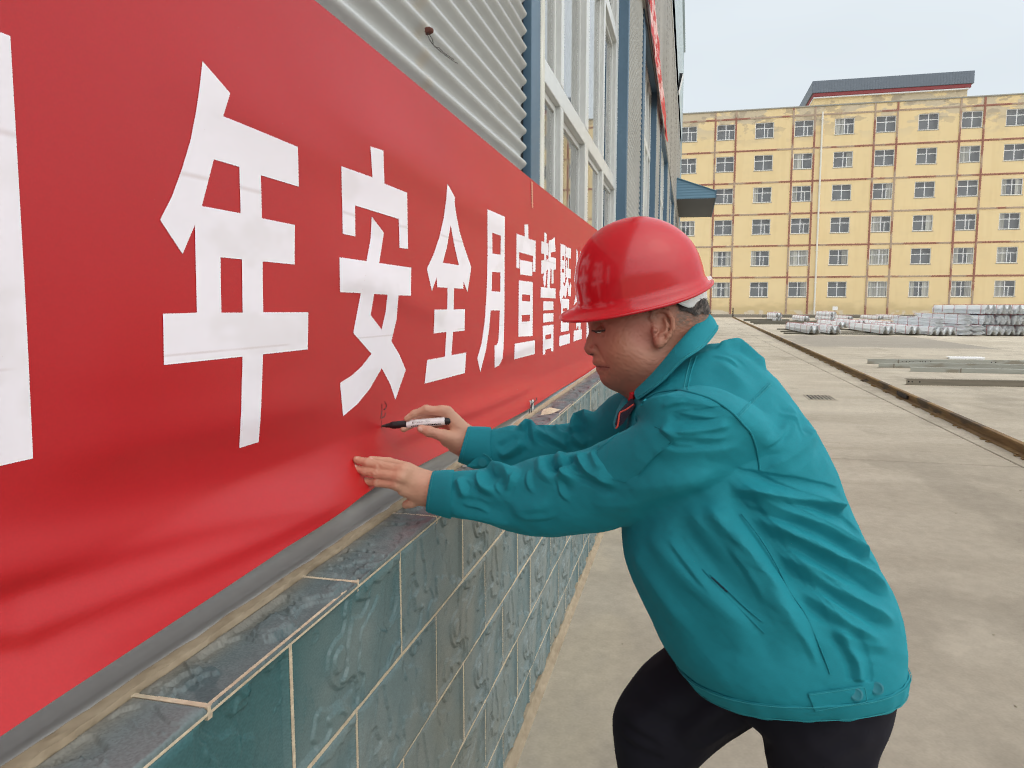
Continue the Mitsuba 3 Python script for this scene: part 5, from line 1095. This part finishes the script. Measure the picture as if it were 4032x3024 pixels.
# right hand round the marker
Zp = float((on_banner(1480 + .217 * 110, 1560 + .217 * 540, .001) - EYE) @ fwd)
rp_ = lambda u, v, dz=0.0: at_Z(1480 + .217 * u, 1560 + .217 * v, Zp - .02 + dz)
def rhand(P):
    idx = chain(P, [rp_(562, 408, .004), rp_(700, 318, .004), rp_(905, 248, .004), rp_(1290, 285, .008)], (.0070, .0086, .0102, .0125), .004)
    idx = smin(idx, ball(P, rp_(915, 232, .002), .0098), .003)
    th = chain(P, [rp_(822, 590, -.021), rp_(965, 640, -.021), rp_(1230, 720, -.012), rp_(1520, 800, .0)], (.0094, .0112, .0140, .020), .006)
    th = smin(th, ball(P, rp_(955, 640, -.022), .0115), .004)
    mid = chain(P, [rp_(500, 596, .012), rp_(620, 520, .020), rp_(860, 400, .030), rp_(1260, 330, .028)], (.0076, .0090, .0100, .0125), .004)
    rg = chain(P, [rp_(900, 540, .040), rp_(930, 430, .050), rp_(1250, 400, .048)], (.0085, .0100, .0125), .004)
    pk = chain(P, [rp_(1050, 600, .056), rp_(1040, 500, .066), rp_(1290, 490, .064)], (.0075, .0090, .0115), .004)
    d = smin(smin(idx, mid, .002), smin(rg, pk, .002), .002)
    palm = None
    for a, b, ra, rb in (((1290, 290, .010), (1680, 780, .012), .0145, .026), ((1260, 350, .030), (1680, 800, .02), .0145, .026), ((1270, 420, .048), (1680, 840, .03), .0135, .024), ((1300, 520, .060), (1680, 880, .034), .012, .022), ((1300, 800, .004), (1660, 900, .012), .0165, .026), ((1430, 900, .02), (1700, 960, .02), .017, .024)):
        q = cone(P, rp_(*a), rp_(*b), ra, rb); palm = q if palm is None else smin(palm, q, .008)
    d = smin(d, palm, .006); d = smin(d, th, .010)
    d = smin(d, ball(P, rp_(1190, 255, .006), .0115), .006)
    d = smin(d, cone(P, rp_(1700, 850, .02), rp_(2500, 900, .0), .031, .033), .02)
    return d
c1 = rp_(1200, 620, .02); HR = surface(rhand, c1 - [.16, .08, .085], c1 + [.15, .08, .085], .0027)
# hidden trunk and arms join the three into one body
core = [(f_(1330, 1250), .05), (K4(480, 600, 1.41), .075), (K4(560, 900, 1.36), .11), (K4(700, 1250, 1.32), .11)]
def hull2(a, ra, b, rb): 
    s1, s2 = trimesh.creation.icosphere(2, ra), trimesh.creation.icosphere(2, rb); return to_m(trimesh.convex.convex_hull(np.vstack([s1.vertices + a, s2.vertices + b])))
#print("STAT", [to_m(x).status() for x in (HEAD, HL, HR)], [x.volume for x in (HEAD,HL,HR)])
BODY = to_m(HEAD) + to_m(HL) + to_m(HR)
for (a, ra), (b, rb) in zip(core[:-1], core[1:]): BODY = BODY + hull2(a, ra, b, rb)
for pts, rs in (([lh(2450, 930, 1.505), K3(800, 665, 1.41), K3(1350, 500, 1.30), K4(480, 450, 1.40)], (.024, .035, .04, .06)), ([rp_(2400, 900, .005), KF(2150, 1778, 1.69), KF(2310, 1748, 1.685), KF(2450, 1690, 1.64), K4(420, 470, 1.45)], (.020, .022, .022, .026, .05))):
    for i in range(len(pts) - 1): BODY = BODY + hull2(pts[i], rs[i], pts[i + 1], rs[i + 1])
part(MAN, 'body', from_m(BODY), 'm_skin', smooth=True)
def nail(c, along, nrm, w, l):
    a = unit(along); n_ = unit(nrm - a * (nrm @ a)); b = np.cross(n_, a); s = trimesh.creation.icosphere(3, 1.0); v = s.vertices
    s.vertices = c + np.outer(v[:, 0] * l, a) + np.outer(v[:, 1] * w, b) + np.outer(v[:, 2] * .0016 - .0012 * v[:, 1] ** 2, n_); return s
BD_ = MAN + '__body'
def nl(K_, p, q, r, w=.0048, l=.0062, up=.4): a, b = K_(*p), K_(*q); part(BD_, 'fingernail', nail(a + (TC + upv * up) / math.sqrt(1 + up * up) * r, b - a, TC + upv * up, w, l), 'm_nail', smooth=True)
nl(lh, (300, 280, Zt), (140, 250, Zt), .0066, .0050, .0070, .7); nl(lh, (215, 450, Zt + .002), (80, 430, Zt), .0064, .0050, .0066, .6); nl(lh, (290, 735, Zt + .006), (150, 735, Zt + .006), .0058, .0042, .0060, .5); nl(lh, (600, 280, Zt + .006), (450, 270, Zt), .0060, .0042, .006, .9)
nl(rp_, (825, 600, -.021), (720, 560, -.021), .0086, .0060, .0080, .25); nl(rp_, (575, 385, .004), (520, 430, .004), .0058, .0036, .0056, .9)
# eye, lashes, brow
for s in (1,):
    part(BD_, 'eyelashes', tube(smooth_path([f_(240, 404, .0345), f_(330, 411, .0430), f_(420, 402, .0448), f_(515, 380, .0430)], 20), [.0018] * 20, 6), 'm_lash')
part(BD_, 'eye', [trimesh.Trimesh(*(lambda q: (f_(335, 428, .0405) + q.vertices @ (rot(4) * np.array([.0062, .0017, .0022])[:, None]), q.faces))(trimesh.creation.icosphere(3, 1.0)), process=False)], 'm_eye', smooth=True)
part(BD_, 'iris', [trimesh.Trimesh(*(lambda q: (f_(305, 427, .0410) + q.vertices @ (rot(4) * np.array([.0026, .0019, .0024])[:, None]), q.faces))(trimesh.creation.icosphere(3, 1.0)), process=False)], 'm_lash', smooth=True)
def brow(P): return chain(P, [f_(165, 222, .012), f_(235, 205, .030), f_(330, 196, .045), f_(430, 205, .053)], [.0026, .0042, .0042, .0025], .002)
part(BD_, 'eyebrow', surface(brow, f_(300, 210, .03) - [.035, .04, .03], f_(300, 210, .03) + [.035, .04, .03], .002), 'm_lash', smooth=True)
# hair: the cropped back of the head
def hair_d(P): return np.maximum(head(P) - .0035, 0) if False else head(P) - .0030
HV = HEAD.vertices; fu = ((HV - F0) @ rgt) / kk; fv = -((HV - F0) @ upv) / kk
lim = np.interp(fu, [1100, 1180, 1400, 1480, 1560, 1700, 1900, 2040, 2200], [30, 20, 40, 140, 170, 215, 190, 150, 120]) + 60 * (meshkit.fbm(HV * 160, 3, 2) - .5)
mk = (fu > 1360) & (fv < lim); fm = mk[HEAD.faces].all(1)
hm = trimesh.Trimesh(HEAD.vertices, HEAD.faces[fm], process=False); hm.remove_unreferenced_vertices()
hn = HEAD.vertex_normals; hvn = hm.vertex_normals; hm.vertices = hm.vertices + hvn * (.0022 + .0022 * meshkit.fbm(hm.vertices * 500, 2, 3))[:, None]
part(MAN, 'hair', hm, 'm_hair', smooth=True, label='short dark hair cropped grey above the nape')
rh = np.random.default_rng(5); pk_ = rh.integers(0, len(hm.vertices), 2600); ms = []
V = []; F = []
for i in pk_:
    p = hm.vertices[i]; n_ = hvn[i] if i < len(hvn) else TC; dr_ = unit(n_ * .5 + rgt * .5 - upv * .7 + rh.normal(0, .25, 3)); l = .004 + .004 * rh.random(); b = unit(np.cross(dr_, n_ + 1e-3)) * .00035; k = len(V)
    V += [p - b, p + b, p + dr_ * l]; F += [[k, k + 1, k + 2]]
hk_ = MAN + '__hair'
part(hk_, 'strands', trimesh.Trimesh(np.array(V), F, process=False), 'm_hair', kind='stuff')
# ---------------------------------------------------------------- hard hat
hatF = unit(-rgt * math.cos(math.radians(13.6)) - upv * math.sin(math.radians(13.6))); u0 = unit(np.cross(np.cross(hatF, upv), hatF)); cam_s = unit(np.cross(hatF, u0)); cam_s = cam_s if cam_s @ TC > 0 else -cam_s
ro = math.radians(14); hatU = unit(u0 * math.cos(ro) + cam_s * math.sin(ro)); hatS = unit(cam_s * math.cos(ro) - u0 * math.sin(ro))
hatC = at_Z(2524, 1152, 1.46)
hprof = np.array([(0, .1275, -.1275, .106), (.02, .1275, -.1270, .1055), (.045, .1255, -.1240, .1045), (.075, .117, -.115, .099), (.10, .1035, -.099, .0885), (.12, .086, -.079, .073), (.135, .065, -.056, .053), (.145, .040, -.032, .030), (.1485, .018, -.012, .012), (.1495, .004, .002, .001)])
from scipy.interpolate import PchipInterpolator
hp = PchipInterpolator(np.r_[0, np.cumsum(np.hypot(np.diff(hprof[:, 0]), np.diff(hprof[:, 1])))], hprof)
def hat_row(h, xf, xb, w, nphi=160, ex=2.15):
    ph = np.linspace(0, 2 * np.pi, nphi, endpoint=False); c, s = np.cos(ph), np.sin(ph); c, s = np.sign(c) * np.abs(c) ** (2 / ex), np.sign(s) * np.abs(s) ** (2 / ex)
    return np.column_stack([np.where(c > 0, c * xf, -c * xb), s * w, np.full(nphi, h)])
rows = []
tmax = hp.x[-1]
base = hat_row(0, .1275, -.1275, .106); phi = np.linspace(0, 2 * np.pi, 160, endpoint=False); front = np.clip(np.cos(phi), 0, 1)
nb = base.copy(); nb[:, 2] = 0; nrm_ = nb / np.array([.1275, .106, 1]) ** 2; nrm_ /= np.linalg.norm(nrm_, axis=1, keepdims=True)
flare = .0115 + .028 * front ** 2.2; drop = -.0065 - .007 * front ** 2 - .008 * np.sin(phi) ** 2
edge = base + nrm_ * flare[:, None]; edge[:, 2] = drop
ang = np.linspace(-2.4, 2.2, 11)
under = base * [.975, .975, 1]; under[:, 2] = -.004
und_e = edge - nrm_ * .003; und_e[:, 2] -= .003
R_ = [under, under * .5 + und_e * .5 + [0, 0, -.0008], und_e]
for a in ang: R_.append(edge + nrm_ * (.0030 * math.cos(a))[..., None] if False else edge + nrm_ * (.0032 * math.cos(a)) + [0, 0, .0032 * math.sin(a)])
up_e = edge - nrm_ * .003; up_e[:, 2] += .0018
R_ += [up_e, base * .6 + up_e * .4 + [0, 0, -.0002], base + nrm_ * .004 + [0, 0, .0012], base + nrm_ * .0012 + [0, 0, .005]]
for t in np.linspace(.012, tmax, 46): R_.append(hat_row(*hp(t)))
R_ = np.array(R_); HVx = R_.reshape(-1, 3); nphi = 160; F = []
i = (np.arange(len(R_) - 1)[:, None] * nphi + np.arange(nphi)[None]).ravel(); j = (np.arange(len(R_) - 1)[:, None] * nphi + (np.arange(nphi)[None] + 1) % nphi).ravel()
F = np.vstack([np.column_stack([i, j, j + nphi]), np.column_stack([i, j + nphi, i + nphi])])
hat_w = lambda L: hatC + np.outer(L[:, 0], hatF) + np.outer(L[:, 1], hatS) + np.outer(L[:, 2], hatU)
HH = part(MAN, 'hard_hat', trimesh.Trimesh(hat_w(HVx), F, process=False), 'm_helmet', smooth=True, label='glossy red hard hat tilted forward')
ph = np.linspace(math.pi * .57, math.pi * 1.43, 60); rows = []
for h, g_ in ((.004, .0), (-.008, .0015), (-.026, .001), (-.046, -.001), (-.050, -.004)):
    w_ = np.clip((np.abs(ph - math.pi) - 1.25) / -.25, .35, 1) if False else np.clip(1 - ((np.abs(ph - math.pi) / 1.36) ** 4), .15, 1); rows.append(hat_w(np.column_stack([np.cos(ph) * (.1255 + g_), np.sin(ph) * (.1045 + g_), h * w_])))
part(HH, 'headband', ring_strip(rows, .0025, closed=False), 'm_strapwhite', smooth=50)
kb = hat_w(np.array([[-.127, .012, -.010]]))[0]; part(HH, 'adjuster', [trimesh.creation.cylinder(.012, segment=[kb, kb - hatF * .012], sections=24), trimesh.creation.box((.008, .03, .02), transform=np.vstack([np.column_stack([hatF, hatS, hatU, hat_w(np.array([[-.121, .0, -.016]]))[0]]), [0, 0, 0, 1]]))], 'm_strapwhite', smooth=40)
for sg_, x_ in ((1, .09), (1, -.085)): b = hat_w(np.array([[x_, .1 * math.sqrt(1 - (x_ / .1275) ** 2) * 1.02, .012]]))[0]
# ---------------------------------------------------------------- trousers
tr1 = [sec2((560, 1330), (1075, 1370), 1.31, 1.30, .160, K4, upv * .03), sec2((570, 1470), (1092, 1470), 1.31, 1.30, .152, K4, upv * .03), sec2((590, 1570), (1085, 1550), 1.30, 1.29, .125, K4), sec2((635, 1640), (1060, 1610), 1.28, 1.28, .105, K4), sec2((662, 1720), (1040, 1690), 1.28, 1.28, .095, K4), sec2((690, 1850), (1030, 1840), 1.27, 1.27, .088, K4), sec2((720, 2050), (1020, 2050), 1.27, 1.27, .080, K4), sec2((790, 2420), (1030, 2440), 1.30, 1.30, .072, K4), sec2((870, 2960), (1060, 2970), 1.33, 1.33, .065, K4)]
tr2 = [sec2((330, 1330), (820, 1300), 1.40, 1.38, .12, K4), sec2((300, 1345), (760, 1480), 1.42, 1.40, .115, K4), sec2((215, 1420), (640, 1570), 1.43, 1.41, .105, K4), sec2((140, 1515), (530, 1640), 1.44, 1.43, .095, K4), sec2((102, 1590), (440, 1710), 1.45, 1.44, .09, K4), sec2((104, 1655), (398, 1745), 1.45, 1.45, .085, K4), sec2((122, 1760), (392, 1780), 1.45, 1.45, .08, K4), sec2((150, 2000), (380, 2000), 1.46, 1.46, .07, K4), sec2((170, 2300), (370, 2300), 1.48, 1.48, .066, K4), sec2((190, 2690), (360, 2690), 1.50, 1.50, .06, K4)]
TR = to_m(loft(tr1, 90, 80, 2.2)) + to_m(loft(tr2, 90, 70, 2.15)); tm = from_m(TR.refine_to_length(.013)); tm.merge_vertices(); tm = relax(tm, .35, 8)
q = tm.vertices; N = np.array(tm.vertex_normals); tm.vertices = q + N * (.010 * (meshkit.fbm(q * [9, 9, 6], 4, 6) - .5))[:, None]
def fold_list_t():
    return [(K4, [(560, 1500), (420, 1600), (330, 1690)], .012, .02, .2, .3, 1), (K4, [(620, 1560), (500, 1640), (380, 1710)], .010, .02, .2, .2, 1), (K4, [(380, 1500), (250, 1570), (160, 1640)], .008, .022, .3, .3, 0), (K4, [(140, 1560), (240, 1640), (330, 1690)], .010, .016, .2, .2, 1), (K4, [(130, 1620), (230, 1690), (320, 1720)], .009, .014, .2, .2, 1),
            (K4, [(1000, 1590), (900, 1640), (760, 1690)], .006, .02, .3, .3, 0), (K4, [(1060, 1620), (960, 1700), (820, 1760)], .006, .02, .3, .3, 0)]
J_, tmo = J, apply_folds(tm, fold_list_t())
TK = part(MAN, 'trousers', tmo, 'm_trousers', smooth=True, label='black trousers')
def tpipe(name, pts, r):
    Q = cast(tmo, smooth_path([(u, v, 0) for u, v in pts], 60)[:, :2], K4); part(TK, name, tube(Q + np.array([unit(EYE - x) for x in Q]) * r * .4, r, 6), 'm_trousers', smooth=True)
tpipe('seam', [(850, 1600), (862, 1660), (868, 1740), (872, 1770)], .0016); tpipe('pocket_edge', [(905, 1596), (925, 1650), (915, 1720)], .0014)
for (u_, v_, Z_) in ((975, 2960, 1.33), (275, 2690, 1.50)):
    h_ = K4(u_, v_, Z_); h_[2] = .045; fw_ = unit(np.array([-rgt[0], -rgt[1], 0])); g_ = lambda a, z, s_=0.0: h_ + fw_ * a + np.array([0, 0, z]) + TC * s_
    def shoe(P): return np.maximum(smin(chain(P, [g_(-.06, .02), g_(.05, .01), g_(.15, -.005), g_(.19, -.01)], (.045, .048, .042, .034), .02), cone(P, g_(-.02, .0), g_(-.01, .10), .045, .05), .03), -(P[:, 2] - .003))
    part(MAN, 'shoe', surface(shoe, h_ - [.34, .2, .08], h_ + [.2, .2, .2], .008), 'm_black', smooth=True)
# ---------------------------------------------------------------- the marker
PN = thing('marker', 'black and white marker pen held in the right hand against the banner', 'marker pen')
pt, pe = rp_(108, 542, .019), rp_(1378, 440, .0); ax = unit(pe - pt); Lp = np.linalg.norm(pe - pt)
def turned(prof, n=28):
    a, b = frame_axes(ax); th = np.linspace(0, 2 * np.pi, n, endpoint=False); V = np.vstack([pt + ax * (x * Lp) + r * (np.cos(th)[:, None] * a + np.sin(th)[:, None] * b) for x, r in prof]); F = []
    for i in range(len(prof) - 1):
        for j in range(n): k = (j + 1) % n; F += [[i * n + j, i * n + k, (i + 1) * n + k], [i * n + j, (i + 1) * n + k, (i + 1) * n + j]]
    return trimesh.Trimesh(V, F, process=False)
part(PN, 'nib', turned([(0, .0008), (.008, .0022), (.045, .0034), (.062, .0036), (.064, .0001)]), 'm_iron', smooth=40)
part(PN, 'grip', turned([(.058, .0001), (.0585, .0046), (.115, .0052), (.118, .0066), (.15, .0082), (.18, .0088), (.362, .0089), (.364, .0001)]), 'm_black', smooth=40)
BRL = part(PN, 'barrel', turned([(.362, .0001), (.363, .0090), (.366, .0093), (.908, .0093), (.910, .0001)]), 'm_white', smooth=40)
part(PN, 'end_cap', turned([(.908, .0001), (.909, .0090), (.965, .0089), (.985, .0080), (.997, .0045), (1.0, .0001)]), 'm_black', smooth=50)
side = unit(TC - ax * (TC @ ax)); upx = np.cross(side, ax); upx = upx if upx @ upv > 0 else -upx
def wrapped(m, x0, y0, s=1.0):
    """print laid round the barrel: x along the pen, y round it"""
    v = m.vertices; x = x0 + v[:, 0] * s; a = (y0 + v[:, 1] * s) / .0093; r = .00945 + .0001 * (v[:, 2] > 0)
    m = m.copy(); m.vertices = pt + np.outer(x, ax) + (r * np.cos(a))[:, None] * side + (r * np.sin(a))[:, None] * upx; return m
tx = meshkit.text_mesh("TOKEN'S PEN", .0042, .0004); part(PN, 'print', wrapped(tx, .478 * Lp, .0014), 'm_black', label="TOKEN'S PEN printed on the barrel")
def rect(x0, x1, y0, y1): v, f = trimesh.creation.triangulate_polygon(sbox(x0, y0, x1, y1), engine='earcut'); v3, f = trimesh.remesh.subdivide_to_size(np.column_stack([v, 0 * v[:, 0]]), f, .002, max_iter=12); return trimesh.Trimesh(v3, f, process=False)
part(PN, 'print', [wrapped(rect(0, .0025, 0, .006), .455 * Lp, .0005), wrapped(rect(0, .070, 0, .0034), .43 * Lp, -.0068)], 'm_black')
part(PN, 'print', [wrapped(rect(0, .0012, 0, .0016), .43 * Lp + .003 + .0045 * k, -.0059).apply_translation(side * .0001) for k in range(15)], 'm_white')
